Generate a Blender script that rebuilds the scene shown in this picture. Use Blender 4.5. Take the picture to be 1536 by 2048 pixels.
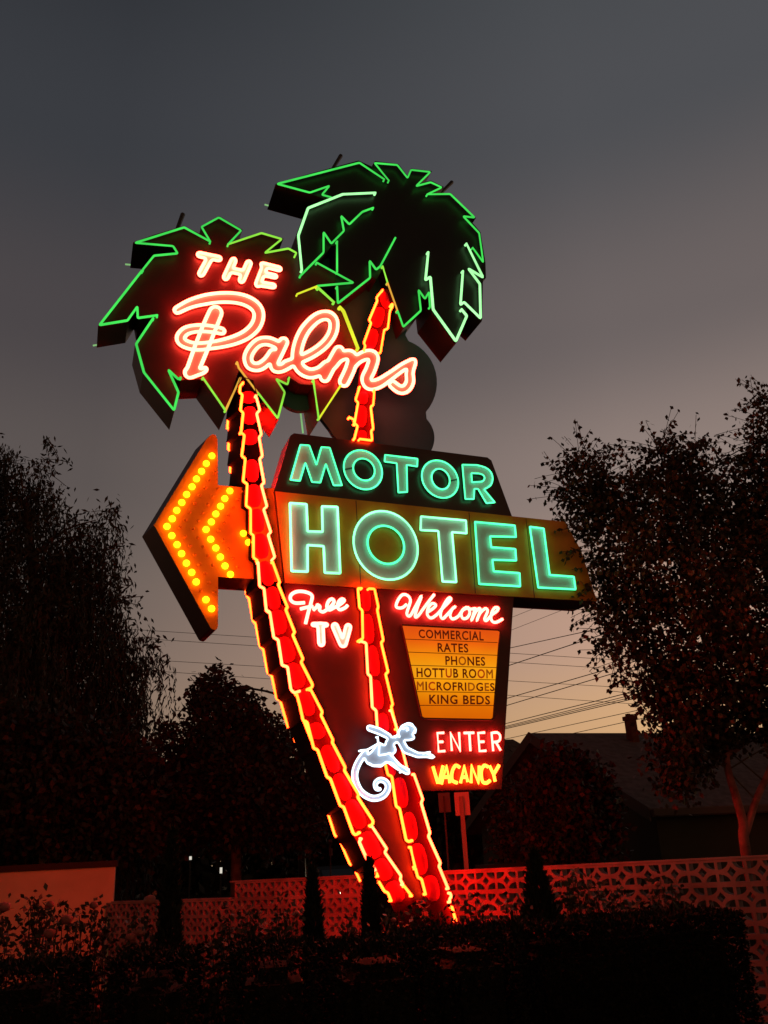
import bpy, bmesh, math, random
import numpy as np
from mathutils import Vector, Matrix

# ------------------------------------------------------------------ scene, camera, sky
for o in list(bpy.data.objects):
    bpy.data.objects.remove(o)
SC = bpy.context.scene
COL = SC.collection
rnd = random.Random(7)
npr = np.random.RandomState(11)

F_PX, PW, PH = 1750.0, 1536.0, 2048.0
PITCH, ROLL, YAW = math.radians(21.53), math.radians(2.985), math.radians(22.38)
EYE = np.array([0.0, 0.0, 1.6])
_cp, _sp, _cr, _sr = math.cos(PITCH), math.sin(PITCH), math.cos(ROLL), math.sin(ROLL)
_right = np.array([1.0, 0, 0]); FWD = np.array([0, _cp, _sp]); _down = np.cross(FWD, _right)
RGT = _cr * _right + _sr * _down
DWN = -_sr * _right + _cr * _down

cam_d = bpy.data.cameras.new('camera')
cam_d.sensor_fit = 'VERTICAL'; cam_d.sensor_height = 24.0
cam_d.lens = 24.0 * F_PX / PH
cam_d.clip_start = 0.05; cam_d.clip_end = 2000
cam = bpy.data.objects.new('camera', cam_d); COL.objects.link(cam)
M = Matrix.Identity(4)
for i in range(3):
    M[i][0] = RGT[i]; M[i][1] = -DWN[i]; M[i][2] = -FWD[i]; M[i][3] = EYE[i]
cam.matrix_world = M
SC.camera = cam

SC.render.engine = 'CYCLES'
SC.cycles.use_denoising = True
SC.cycles.use_light_tree = True
SC.cycles.sample_clamp_indirect = 6.0
SC.cycles.max_bounces = 6
SC.view_settings.view_transform = 'Standard'
SC.view_settings.look = 'None'
SC.view_settings.exposure = 0.0
SC.view_settings.gamma = 1.0

def s2l(*c):
    return tuple((v / 255 / 12.92) if v / 255 <= .04045 else ((v / 255 + .055) / 1.055) ** 2.4 for v in c)

# the dusk sky: grey overhead, a band of afterglow low in the right-hand half
W = bpy.data.worlds.new('World'); SC.world = W; W.use_nodes = True
nt = W.node_tree; nt.nodes.clear()
def N(t, tree, **k):
    n = tree.nodes.new(t)
    for a, b in k.items(): setattr(n, a, b)
    return n
tc = N('ShaderNodeTexCoord', nt)
sep = N('ShaderNodeSeparateXYZ', nt); nt.links.new(tc.outputs['Generated'], sep.inputs[0])
asin = N('ShaderNodeMath', nt, operation='ARCSINE'); nt.links.new(sep.outputs['Z'], asin.inputs[0])
def maprange(src, a, b):
    m = N('ShaderNodeMapRange', nt); nt.links.new(src, m.inputs[0])
    m.inputs[1].default_value = a; m.inputs[2].default_value = b
    return m.outputs[0]
elev = maprange(asin.outputs[0], 0.0, math.radians(60))
def ramp(stops):
    r = N('ShaderNodeValToRGB', nt); nt.links.new(elev, r.inputs[0])
    cr = r.color_ramp; cr.interpolation = 'EASE'
    while len(cr.elements) < len(stops): cr.elements.new(.5)
    for e, (p, c) in zip(cr.elements, stops):
        e.position = p / 60.0; e.color = (*s2l(*c), 1)
    return r.outputs[0]
SKY_L = ramp([(0, (140, 116, 96)), (8, (128, 110, 97)), (16, (107, 96, 90)), (24, (92, 84, 82)), (33, (75, 70, 72)), (44, (58, 60, 65)), (58, (42, 45, 50))])
SKY_R = ramp([(0, (230, 182, 120)), (6, (218, 172, 124)), (13, (196, 158, 137)), (22, (145, 128, 121)), (32, (108, 99, 98)), (44, (78, 79, 83)), (58, (65, 69, 73))])
at2 = N('ShaderNodeMath', nt, operation='ARCTAN2')
nt.links.new(sep.outputs['X'], at2.inputs[0]); nt.links.new(sep.outputs['Y'], at2.inputs[1])
azi = maprange(at2.outputs[0], math.radians(-20), math.radians(17))
mixs = N('ShaderNodeMixRGB', nt); nt.links.new(azi, mixs.inputs[0])
nt.links.new(SKY_L, mixs.inputs[1]); nt.links.new(SKY_R, mixs.inputs[2])
# the half of the sky opposite the afterglow is already night
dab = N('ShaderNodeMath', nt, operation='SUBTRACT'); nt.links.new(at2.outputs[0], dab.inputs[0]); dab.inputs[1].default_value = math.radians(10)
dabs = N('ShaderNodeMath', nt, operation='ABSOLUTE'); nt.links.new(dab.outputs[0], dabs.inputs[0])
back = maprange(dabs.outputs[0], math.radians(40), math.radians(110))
zen = maprange(asin.outputs[0], math.radians(52), math.radians(75))
mx = N('ShaderNodeMath', nt, operation='MAXIMUM'); nt.links.new(back, mx.inputs[0]); nt.links.new(zen, mx.inputs[1])
stg = N('ShaderNodeMapRange', nt); nt.links.new(mx.outputs[0], stg.inputs[0]); stg.inputs[3].default_value = 1.0; stg.inputs[4].default_value = .20
# ... with an unseen warm band added low down there to light the sign front
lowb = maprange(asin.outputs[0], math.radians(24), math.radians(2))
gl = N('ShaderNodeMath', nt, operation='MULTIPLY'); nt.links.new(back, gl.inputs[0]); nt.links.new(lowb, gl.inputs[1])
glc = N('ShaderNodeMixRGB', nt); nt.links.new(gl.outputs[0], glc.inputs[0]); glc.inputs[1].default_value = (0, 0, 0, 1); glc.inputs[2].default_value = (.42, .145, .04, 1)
sca = N('ShaderNodeVectorMath', nt, operation='SCALE'); nt.links.new(mixs.outputs[0], sca.inputs[0]); nt.links.new(stg.outputs[0], sca.inputs['Scale'])
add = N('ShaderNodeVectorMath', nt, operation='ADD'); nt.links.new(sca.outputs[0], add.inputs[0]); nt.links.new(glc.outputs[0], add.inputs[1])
bg = N('ShaderNodeBackground', nt); nt.links.new(add.outputs[0], bg.inputs[0])
wo = N('ShaderNodeOutputWorld', nt); nt.links.new(bg.outputs[0], wo.inputs[0])

# ------------------------------------------------------------------ geometry of the view
def ray(px, py):
    d = FWD * F_PX + RGT * (px - PW / 2) + DWN * (py - PH / 2)
    return d / np.linalg.norm(d)
def at(px, py, Y):
    d = ray(px, py); return EYE + d * (Y / d[1])
SU = np.array([math.cos(YAW), math.sin(YAW), 0]); SN = np.array([-math.sin(YAW), math.cos(YAW), 0])
SO = at(830, 1830, 8.6); SO[2] = 0
def L(px, py, n=0.0):
    """point of the sign, in the sign's own metres: along the face, into its depth, up; n = stand-off towards the street"""
    d = ray(px, py)
    t = (np.dot(SO - EYE, SN) - n) / np.dot(d, SN)
    p = EYE + d * t - SO
    return Vector((np.dot(p, SU), -n, p[2]))
PXM = 8.7 / F_PX * 1.02     # metres per photo pixel at the sign
def zm(x0, y0, s):
    def f(txt):
        v = [tuple(float(a) for a in p.split(',')) for p in txt.split()]
        return [(x0 + x / s, y0 + y / s) for x, y in v]
    return f
zA = zm(500, 300, 3.072); zB = zm(500, 500, 3.072); zC = zm(160, 400, 3.072); zD = zm(160, 560, 3.072)
zE = zm(320, 480, 5.486); zF = zm(560, 580, 4.8); zG = zm(280, 840, 4.452); zH = zm(530, 850, 4.518)
zI = zm(850, 880, 4.151); zJ = zm(480, 1160, 4.518); zK = zm(760, 1170, 5.297); zL = zm(560, 1420, 4.518); zM = zm(680, 1420, 4.389)
zP = zm(0, 0, 1)

# ------------------------------------------------------------------ materials
def mat(name, color, rough=.7, spec=.3, noise=0.0, nscale=6.0, bump=0.0, metallic=0.0, dark=None):
    m = bpy.data.materials.new(name); m.use_nodes = True
    t = m.node_tree; b = t.nodes['Principled BSDF']
    b.inputs['Base Color'].default_value = (*color, 1); b.inputs['Roughness'].default_value = rough
    b.inputs['Specular IOR Level'].default_value = spec; b.inputs['Metallic'].default_value = metallic
    if noise or bump:
        co = N('ShaderNodeTexCoord', t)
        nz = N('ShaderNodeTexNoise', t); nz.inputs['Scale'].default_value = nscale; nz.inputs['Detail'].default_value = 6
        t.links.new(co.outputs['Object'], nz.inputs['Vector'])
        if noise:
            r = N('ShaderNodeValToRGB', t); t.links.new(nz.outputs[0], r.inputs[0])
            d = dark or tuple(c * (1 - noise) for c in color)
            r.color_ramp.elements[0].position = .35; r.color_ramp.elements[0].color = (*d, 1)
            r.color_ramp.elements[1].position = .62; r.color_ramp.elements[1].color = (*color, 1)
            t.links.new(r.outputs[0], b.inputs['Base Color'])
        if bump:
            bp = N('ShaderNodeBump', t); bp.inputs['Strength'].default_value = bump; bp.inputs['Distance'].default_value = .02
            t.links.new(nz.outputs[0], bp.inputs['Height']); t.links.new(bp.outputs[0], b.inputs['Normal'])
    return m
def neon(name, rgb, k=1.0, wob=.18):
    """a lit glass tube; the gas burns a little unevenly along its length"""
    m = bpy.data.materials.new(name); m.use_nodes = True
    t = m.node_tree; t.nodes.clear()
    e = N('ShaderNodeEmission', t); e.inputs[0].default_value = (*rgb, 1)
    co = N('ShaderNodeTexCoord', t); nz = N('ShaderNodeTexNoise', t); nz.inputs['Scale'].default_value = 3.0
    t.links.new(co.outputs['Object'], nz.inputs['Vector'])
    mr = N('ShaderNodeMapRange', t); t.links.new(nz.outputs[0], mr.inputs[0])
    mr.inputs[1].default_value = .3; mr.inputs[2].default_value = .7
    mr.inputs[3].default_value = k * (1 - wob); mr.inputs[4].default_value = k * (1 + wob)
    t.links.new(mr.outputs[0], e.inputs[1])
    o = N('ShaderNodeOutputMaterial', t); t.links.new(e.outputs[0], o.inputs[0])
    m.cycles.emission_sampling = 'FRONT'
    return m
NE = dict(
    green=neon('neon_green', (.06, .80, .10), 1.0),
    glare_lime=neon('neon_green_glare_lime', (.30, .85, .06), 1.0),  # this and the next two: green tubes coloured with the script's red glare
    glare_yellow=neon('neon_green_glare_yellow', (.75, .80, .03), 1.1),
    amber=neon('neon_green_glare_amber', (.85, .42, .05), 1.0),  # green tube with the red glare tint at its strongest
    bright=neon('neon_bright_green', (.45, 1.25, .45), 1.15),
    pale=neon('neon_pale_green', (.28, .60, .22), .8),
    mint=neon('neon_mint', (.17, 2.4, .82), 1.0),
    mintw=neon('neon_mint_white', (.55, 2.5, 1.0), 1.0),
    script=neon('neon_script_red', (24.0, 1.5, .82), 1.0, .1),
    small=neon('neon_small_red', (26.0, 1.3, .92), 1.0, .1),
    trunk=neon('neon_trunk_orange', (28.0, .95, .09), 1.0),
    trunkb=neon('neon_trunk_pale', (30.0, 1.1, .32), 1.0),
    rear=neon('neon_trunk_rear_boosted', (250.0, .95, .3), 1.0),  # hidden back tubes, driven far above the front ones to redden the wall
    vac=neon('neon_vacancy', (24.0, 1.5, .13), 1.0, .1),
    white=neon('neon_white', (1.6, 2.0, 2.3), 1.0, .1),
)
bulb_on = neon('bulb_lit', (16.0, 2.2, .02), 1.0, .02)
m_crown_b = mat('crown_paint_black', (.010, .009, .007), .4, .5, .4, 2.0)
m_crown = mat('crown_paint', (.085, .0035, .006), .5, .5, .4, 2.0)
m_cabinet = mat('maroon_paint', (.045, .012, .012), .35, .5, .35, 2.5)
m_board = mat('cabinet_black_red', (.085, .004, .006), .5, .5, .35, 2.5)
m_hotel = mat('ochre_paint', (.85, .27, .02), .45, .4, .25, 3.0)
m_trunkp = mat('trunk_red_paint', (.10, .003, .006), .7, .05, .3, 4.0)
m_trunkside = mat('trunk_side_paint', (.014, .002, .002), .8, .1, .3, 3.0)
m_scale = mat('scale_red_paint', (.66, .012, .05), .7, .06, .2, 5.0)
m_side = mat('side_dark_red', (.045, .006, .005), .5, .4, .35, 3.0)
m_cloud = mat('cloud_grey_paint', (.035, .145, .25), .7, .3, .25, 1.5)
m_cream = mat('letter_cream', (.85, .30, .28), .5, .3)
m_white = mat('letter_white', (.85, .80, .74), .5, .3)
m_teal = mat('letter_teal', (.78, .60, .80), .4, .5, .15, 3.0)
m_letter_side = mat('letter_side', (.03, .05, .045), .5, .4)
m_arrow = mat('arrow_orange', (.72, .44, .008), .6, .5, .25, 4.0)
m_monkey = mat('monkey_grey', (.60, .68, .80), .5, .3)
m_dark = mat('dark_metal', (.03, .028, .028), .45, .5, .3, 8.0)
m_bulboff = mat('bulb_glass', (.60, .32, .03), .2, .6)

# ------------------------------------------------------------------ mesh helpers
def link(name, me, m, parent=None):
    o = bpy.data.objects.new(name, me); COL.objects.link(o)
    for x in (m if isinstance(m, (list, tuple)) else [m]): me.materials.append(x)
    if parent is not None: o.parent = parent
    return o
def tag(o, label=None, cat=None, group=None, kind=None):
    if label: o['label'] = label
    if cat: o['category'] = cat
    if group: o['group'] = group
    if kind: o['kind'] = kind
    return o
def empty(name, loc, rz=0.0):
    o = bpy.data.objects.new(name, None); COL.objects.link(o); o.empty_display_size = .2
    o.location = loc; o.rotation_euler = (0, 0, rz); return o
class MB:
    def __init__(s): s.v = []; s.f = []; s.mi = []
    def add(s, v, f, mi=0):
        k = len(s.v); s.v += [tuple(p) for p in v]; s.f += [tuple(i + k for i in q) for q in f]; s.mi += [mi] * len(f)
    def box(s, x0, x1, y0, y1, z0, z1, mi=0):
        s.add([(x, y, z) for z in (z0, z1) for y in (y0, y1) for x in (x0, x1)],
              [(0, 2, 3, 1), (4, 5, 7, 6), (0, 1, 5, 4), (2, 6, 7, 3), (0, 4, 6, 2), (1, 3, 7, 5)], mi)
    def tube(s, pts, r, k=6, closed=False, mi=0, taper=None):
        P = [Vector(p) for p in pts]
        Q = [P[0]]
        for p in P[1:]:
            if (p - Q[-1]).length > 1e-4: Q.append(p)
        if closed and (Q[0] - Q[-1]).length < 1e-4: Q.pop()
        P = Q; n = len(P)
        if n < 2: return
        T = []
        for i in range(n):
            a = P[i - 1] if (i > 0 or closed) else P[i]
            b = P[(i + 1) % n] if (i < n - 1 or closed) else P[i]
            t = ((P[i] - a).normalized() if (P[i] - a).length else Vector()) + ((b - P[i]).normalized() if (b - P[i]).length else Vector())
            if t.length < 1e-6: t = b - a if (b - a).length else Vector((0, 0, 1))
            T.append(t.normalized())
        up = Vector((0, 1, 0)) if abs(T[0].y) < .9 else Vector((1, 0, 0))
        x = T[0].cross(up).normalized(); vs = []
        for i in range(n):
            x = x - T[i] * x.dot(T[i])
            if x.length < 1e-5: x = T[i].orthogonal()
            x.normalize(); y = T[i].cross(x)
            rr = r if taper is None else taper[min(i, len(taper) - 1)]
            for j in range(k):
                a = 2 * math.pi * j / k
                vs.append(P[i] + x * (math.cos(a) * rr) + y * (math.sin(a) * rr))
        fs = []
        for i in range(n if closed else n - 1):
            i2 = (i + 1) % n
            for j in range(k):
                j2 = (j + 1) % k
                fs.append((i * k + j, i * k + j2, i2 * k + j2, i2 * k + j))
        if not closed:
            fs.append(tuple(range(k))[::-1]); fs.append(tuple((n - 1) * k + j for j in range(k)))
        s.add(vs, fs, mi)
    def build(s, name, m, parent=None, smooth=False):
        me = bpy.data.meshes.new(name); me.from_pydata(s.v, [], s.f)
        if any(s.mi): me.polygons.foreach_set('material_index', s.mi)
        if smooth: me.polygons.foreach_set('use_smooth', [True] * len(me.polygons))
        me.validate(); me.update()
        return link(name, me, m, parent)
def rounded(pts, r=2.0, closed=False):
    """ease the corners of a polyline of pixels, as bent glass does"""
    n = len(pts); out = []
    for i, p in enumerate(pts):
        if not closed and i in (0, n - 1): out.append(p); continue
        a, b = pts[i - 1], pts[(i + 1) % n]
        la = math.dist(a, p); lb = math.dist(b, p)
        ra = min(r, la * .4); rb = min(r, lb * .4)
        if la < 1e-6 or lb < 1e-6: out.append(p); continue
        q0 = (p[0] + (a[0] - p[0]) * ra / la, p[1] + (a[1] - p[1]) * ra / la)
        q1 = (p[0] + (b[0] - p[0]) * rb / lb, p[1] + (b[1] - p[1]) * rb / lb)
        mid = ((q0[0] + 2 * p[0] + q1[0]) / 4, (q0[1] + 2 * p[1] + q1[1]) / 4)
        out += [q0, mid, q1]
    return out
def spline(pts, k=6, closed=False):
    n = len(pts); out = []
    for i in range(n if closed else n - 1):
        p1, p2 = pts[i], pts[(i + 1) % n]
        p0 = pts[i - 1] if (i > 0 or closed) else p1
        p3 = pts[(i + 2) % n] if (i < n - 2 or closed) else p2
        for j in range(k):
            t = j / k
            out.append(tuple(.5 * (2 * b + (c - a) * t + (2 * a - 5 * b + 4 * c - d) * t * t + (-a + 3 * b - 3 * c + d) * t ** 3)
                             for a, b, c, d in zip(p0, p1, p2, p3)))
    if not closed: out.append(pts[-1])
    return out
def area2(l):
    return sum(l[i - 1][0] * l[i][1] - l[i][0] * l[i - 1][1] for i in range(len(l)))
def prism(loops, nf, nb, back=None, side_mi=1):
    """a plate with holes: px loops on the front plane nf, the same (or the given) px loops on the back plane nb"""
    bm = bmesh.new(); fr = []
    for lp in loops: fr.append([bm.verts.new(L(x, y, nf)) for x, y in lp])
    es = []
    for vs in fr:
        for i in range(len(vs)): es.append(bm.edges.new((vs[i - 1], vs[i])))
    bmesh.ops.triangle_fill(bm, use_beauty=True, use_dissolve=False, edges=es, normal=(0, -1, 0))
    for f in bm.faces:
        f.normal_update()
        if f.normal.y > 0: f.normal_flip()
    tris = list(bm.faces)
    bl = back or loops
    for vs, lp in zip(fr, bl):
        bv = [bm.verts.new(L(x, y, nb)) for x, y in lp]
        for i in range(len(vs)):
            f = bm.faces.new((vs[i - 1], vs[i], bv[i], bv[i - 1])); f.material_index = side_mi
        if lp is bl[0]:
            try:
                f = bm.faces.new(bv); f.material_index = side_mi
            except ValueError: pass
    bmesh.ops.recalc_face_normals(bm, faces=list(bm.faces))
    me = bpy.data.meshes.new('plate'); bm.to_mesh(me); bm.free(); return me
VD = (134.0, 1643.0)
def deep(lp, k): return [(x + k * (VD[0] - x), y + k * (VD[1] - y)) for x, y in lp]
def shifted(lp, dx, dy): return [(x + dx, y + dy) for x, y in lp]
TUBES = 0
def tube_px(parent, pts, n, w, m, closed=False, r=2.2, name='neon_tube', ends=True):
    """a glass tube along px points, w photo pixels thick, bent back into the face at its ends"""
    q = rounded(pts, r, closed)
    P = [L(x, y, n) for x, y in q]
    if ends and not closed:
        P = [P[0] + Vector((0, .04, 0))] + P + [P[-1] + Vector((0, .04, 0))]
    b = MB(); b.tube(P, w * PXM / 2, 6, closed)
    return b.build(name, m if not isinstance(m, str) else NE[m], parent, True)

# signed-distance lettering: strokes are tapered capsules, their union is traced
def contour(strokes, level=0.0, step=1.0, pad=6):
    xs = [p[0] for s in strokes for p in s[0]]; ys = [p[1] for s in strokes for p in s[0]]
    mw = max(max(s[1]) for s in strokes) + pad
    x0, x1, y0, y1 = min(xs) - mw, max(xs) + mw, min(ys) - mw, max(ys) + mw
    X, Y = np.meshgrid(np.arange(x0, x1 + step, step), np.arange(y0, y1 + step, step))
    D = np.full(X.shape, 1e9)
    for pts, hw in strokes:
        for i in range(len(pts) - 1):
            (ax, ay), (bx, by) = pts[i], pts[i + 1]
            dx, dy = bx - ax, by - ay; l2 = dx * dx + dy * dy + 1e-9
            t = np.clip(((X - ax) * dx + (Y - ay) * dy) / l2, 0, 1)
            D = np.minimum(D, np.hypot(X - ax - t * dx, Y - ay - t * dy) - (hw[i] + (hw[i + 1] - hw[i]) * t))
    D = D - level
    H, Wd = D.shape; nxt = {}
    def pt(key):
        r, c, d = key
        if d == 0: a, b = D[r, c], D[r, c + 1]; t = a / (a - b); return (X[r, c] + t * step, Y[r, c])
        a, b = D[r, c], D[r + 1, c]; t = a / (a - b); return (X[r, c], Y[r, c] + t * step)
    S = D < 0
    cells = np.argwhere((S[:-1, :-1].astype(int) + S[1:, :-1] + S[:-1, 1:] + S[1:, 1:]) % 4 != 0)
    TAB = {1: [(3, 2)], 2: [(2, 1)], 3: [(3, 1)], 4: [(1, 0)], 5: [(3, 0), (1, 2)], 6: [(2, 0)], 7: [(3, 0)],
           8: [(0, 3)], 9: [(0, 2)], 10: [(0, 1), (2, 3)], 11: [(0, 1)], 12: [(1, 3)], 13: [(1, 2)], 14: [(2, 3)]}
    for r, c in cells:
        r = int(r); c = int(c)
        k = (S[r, c] << 3) | (S[r, c + 1] << 2) | (S[r + 1, c + 1] << 1) | S[r + 1, c]
        E4 = [(r, c, 0), (r, c + 1, 1), (r + 1, c, 0), (r, c, 1)]
        for a, b in TAB[int(k)]: nxt[E4[a]] = E4[b]
    loops = []; seen = set()
    for st in list(nxt):
        if st in seen: continue
        lp = []; k = st
        while k in nxt and k not in seen:
            seen.add(k); lp.append(pt(k)); k = nxt[k]
        if len(lp) > 12:
            q = [lp[0]]
            for p in lp[1:]:
                if math.dist(p, q[-1]) > 1.7: q.append(p)
            if math.dist(q[0], q[-1]) < .9: q.pop()
            a = np.array(q)
            for _ in range(2): a = .5 * a + .25 * np.roll(a, 1, 0) + .25 * np.roll(a, -1, 0)
            if len(a) > 5: loops.append([tuple(p) for p in a])
    loops.sort(key=lambda l: -abs(area2(l)))
    return loops
def channel(parent, name, strokes, nf, nb, tube_n, w, inset, face, tubem):
    lo = contour(strokes)
    me = prism(lo, nf, nb); o = link(name, me, [face, m_letter_side], parent)
    for lp in contour(strokes, -inset):
        tube_px(o, lp, tube_n, w, tubem, True, 1.0)
    return o
def st(pts, hw):
    return (pts, hw if isinstance(hw, list) else [hw] * len(pts))
def taper(pts, *hw):
    n = len(pts); return (pts, list(np.interp(np.linspace(0, 1, n), np.linspace(0, 1, len(hw)), hw)))

# ================================================================== THE SIGN
sign = empty('motel_sign', SO, YAW)
tag(sign, 'tall neon motel sign with two palms, an amber bulb arrow and a white monkey', 'neon sign')

# --- left crown
CA = zP('266,485 306,470 367,452 418,476 402,453 438,432 485,459 459,486 523,464 567,477 533,503 577,495 596,506 598,534 634,524 709,565 638,574 680,610 690,640 718,700 684,768 638,841 626,770 600,768 575,752 572,770 556,759 571,785 557,840 478,738 452,825 404,758 362,760 340,741 359,785 348,824 286,746 270,688 306,637 278,636 274,614 256,642 196,652 284,541 306,509 354,507 345,492')
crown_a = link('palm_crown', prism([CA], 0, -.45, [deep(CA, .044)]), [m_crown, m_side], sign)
for z, txt, m, w in (
    (zC, '800,255 640,168 340,263 572,283 600,328 455,342 388,425', 'green', 4.6),
    (zC, '380,435 120,768 292,740 352,655 355,725 475,708', 'green', 5),
    (zD, '450,235 345,393 393,568 578,800 605,690 543,552 605,610 618,600', 'green', 5),
    (zC, '800,255 747,165 853,107 990,187 910,272', 'green', 4.4),
    (zC, '910,272 1115,203 1240,240 1135,325 1280,298 1330,325 1322,340', 'glare_lime', 4.4),
    (zD, '755,600 893,800', 'glare_lime', 5), (zD, '896,797 985,603', 'amber', 5),
    (zD, '965,505 975,540 1090,690', 'amber', 5), (zD, '1095,695 1215,850 1258,690 1205,608 1275,642 1285,600', 'glare_lime', 4.6),
    (zF, '320,865 372,1232', 'glare_lime', 5), (zF, '378,1228 590,905', 'glare_yellow', 4.6),
    (zA, '410,692 635,815 415,835', 'green', 5), (zA, '410,838 290,885', 'glare_yellow', 4.6), (zA, '418,846 515,935', 'glare_lime', 6.5),
    (zF, '575,165 610,205 748,560', 'glare_yellow', 8)):
    tube_px(crown_a, z(txt), .06, w, m)
for z, txt in ((zC, '278,395 385,405'), (zD, '80,403 243,373'), (zD, '1355,812 1370,940')):
    tube_px(crown_a, z(txt), -.46, 4, 'pale', name='rear_neon_tube', ends=False)

# --- right crown
CB = zP('551,368 610,350 717,321 746,334 745,330 750,322 797,328 816,353 822,337 864,342 840,366 862,361 888,374 866,386 902,386 952,436 936,435 961,464 971,525 972,556 966,560 964,642 932,612 934,633 912,687 864,626 860,590 851,600 839,588 843,622 807,657 770,530 752,560 742,552 742,558 676,609 671,600 671,490 662,492 648,512 602,555 592,472 614,414 652,398 622,388')
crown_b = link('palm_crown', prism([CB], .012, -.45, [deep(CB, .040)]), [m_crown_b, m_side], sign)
for z, txt, m, w in (
    (zA, '825,180 672,78 168,208 368,262 488,220 442,275 497,290', 'green', 4.6),
    (zA, '853,188 765,80 905,92 968,172 990,122 1108,135 1020,222 1110,198 1178,230 1090,272', 'green', 4.4),
    (zA, '1090,272 1230,270 1380,415 1310,407 1408,510 1433,690 1368,600', 'green', 4.6),
    (zA, '770,263 570,272 357,357 297,525 318,738', 'bright', 6),
    (zA, '310,772 452,630 452,505 500,575 577,497 560,405 610,457 690,380 757,355', 'green', 4.8),
    (zA, '535,562 535,748', 'green', 5), (zA, '535,840 540,942 738,785 735,680 775,735 800,715 893,540', 'green', 5),
    (zB, '815,100 845,200', 'glare_lime', 4.8), (zB, '846,203 905,370', 'amber', 4.8), (zB, '907,375 942,472 1050,372 1035,245 1075,300 1100,258 1106,350', 'green', 4.8),
    (zB, '1095,15 1078,185 1108,165 1125,365 1265,560 1332,405 1300,365', 'bright', 6.5),
    (zB, '1330,-39 1432,168 1342,115 1412,208 1417,420 1315,320 1293,337 1308,130', 'bright', 6)):
    tube_px(crown_b, z(txt), .072, w, m)
tube_px(crown_b, zA('90,335 290,392 330,380'), -.46, 4, 'pale', name='rear_neon_tube', ends=False)
for (x0, y0, x1, y1) in ((664, 340, 682, 311), (880, 388, 904, 364), (353, 462, 366, 428)):
    b = MB(); b.tube([L(x0, y0, -.2), L(x1, y1, -.2)], .022, 6, taper=[.02, .026]); b.build('lifting_rod', m_dark, sign)

# --- grey cloud cabinet behind the crowns
def arc(cx, cy, rx, ry, a0, a1, k=14):
    return [(cx + rx * math.cos(math.radians(a0 + (a1 - a0) * i / k)), cy + ry * math.sin(math.radians(a0 + (a1 - a0) * i / k))) for i in range(k + 1)]
cl = (arc(700, 560, 120, 120, 180, 300) + arc(770, 648, 45, 52, -40, 25) + arc(788, 765, 86, 88, -70, 42) + arc(795, 876, 74, 62, -38, 60)
      + [(830, 935), (640, 935)] + arc(690, 838, 34, 44, 80, 150, 6) + arc(602, 772, 48, 50, 60, 150, 10) + [(560, 740), (560, 600)])
link('cloud_panel', prism([cl], -.24, -.34, [deep(cl, .006)]), [m_cloud, m_cloud], sign)

# --- trunks
def trunk(lt, rt, nf, back, tubes_l, tubes_r, wscale, name='palm_trunk', extra=()):
    poly = lt + rt[::-1]
    o = link(name, prism([poly], nf, back[0], [back[1](poly)]), [m_trunkp, m_trunkside], sign)
    for s, m in tubes_l + tubes_r: tube_px(o, s, nf + .05, 5.2, m, r=2.5)
    return o
def scale(parent, cx, cy, hw, hh, ang, n, bulge=.022):
    vs = []; fs = []; K = 14; R = 4
    c, s = math.cos(ang), math.sin(ang)
    for i in range(R + 1):
        t = i / R; rad = math.cos(t * math.pi / 2 * .96); h = math.sin(t * math.pi / 2) * bulge
        for j in range(K):
            a = 2 * math.pi * j / K; e = .78
            x = hw * rad * math.copysign(abs(math.cos(a)) ** e, math.cos(a)); y = hh * rad * math.copysign(abs(math.sin(a)) ** e, math.sin(a))
            vs.append(L(cx + x * c - y * s, cy + x * s + y * c, n + h))
    for i in range(R):
        for j in range(K): fs.append((i * K + j, i * K + (j + 1) % K, (i + 1) * K + (j + 1) % K, (i + 1) * K + j))
    fs.append(tuple(R * K + j for j in range(K)))
    b = MB(); b.add(vs, fs); o = b.build('bark_scale', m_scale, parent, True)
    bm = bmesh.new(); bm.from_mesh(o.data); bmesh.ops.recalc_face_normals(bm, faces=list(bm.faces)); bm.to_mesh(o.data); bm.free()
    return o
l1 = zD('1002,630 985,650 980,690 998,705 985,800 1003,815 990,930')
l2 = zG('895,110 930,135 905,320 938,345 918,545 955,570 945,765 985,790 985,1010 1010,1025 1010,1225 1045,1250')
l3 = zG('1052,1268 1065,1480 1105,1500 1125,1700 1160,1720') + zJ('235,270 270,290 305,520 345,540 380,770 430,785 460,990 490,1020 540,1003')
l4 = zJ('512,1030 540,1130 570,1270 605,1285 650,1460') + zL('215,95 245,110 305,345 340,360 425,605 455,620 545,865 575,875 660,1110 680,1130 720,1108')
l5 = zL('735,1162 715,1190 800,1380 835,1400 865,1455'); l6 = zL('872,1475 885,1505'); l7 = zL('895,1555 945,1640 975,1650 1005,1725')
r1 = zD('1080,710 1105,800 1085,820 1115,950 1100,965') + zG('1090,320 1065,345 1105,560 1080,580 1130,770 1100,795 1165,1000 1140,1020 1200,1220 1180,1240')
r2 = zG('1180,1262 1245,1445 1230,1465 1315,1670 1295,1690') + zJ('430,240 412,265 495,475 475,495 570,715 550,740 655,945 650,970 615,985')
r3 = zJ('637,988 745,1195 730,1220 842,1450 828,1470') + zL('480,270 470,290 590,520 580,545 712,765 700,785 840,1000 840,1025 820,1045')
r4 = zL('830,1050 965,1255 945,1285 1095,1500 1085,1530 1112,1578'); r5 = zL('1125,1595 1190,1680')
tl = l1[1:] + l2 + l3[:-2] + l4[:-2] + l5[1:] + l6 + l7
tr = r1 + r2[:-1] + r3 + r4 + r5
tl = [(x - 4, y) for x, y in tl]; tr = [(x + 4, y) for x, y in tr]
tl = [(482, 752)] + tl + [(885, 2040)]; tr = [(506, 760)] + tr + [(945, 2040)]
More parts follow.
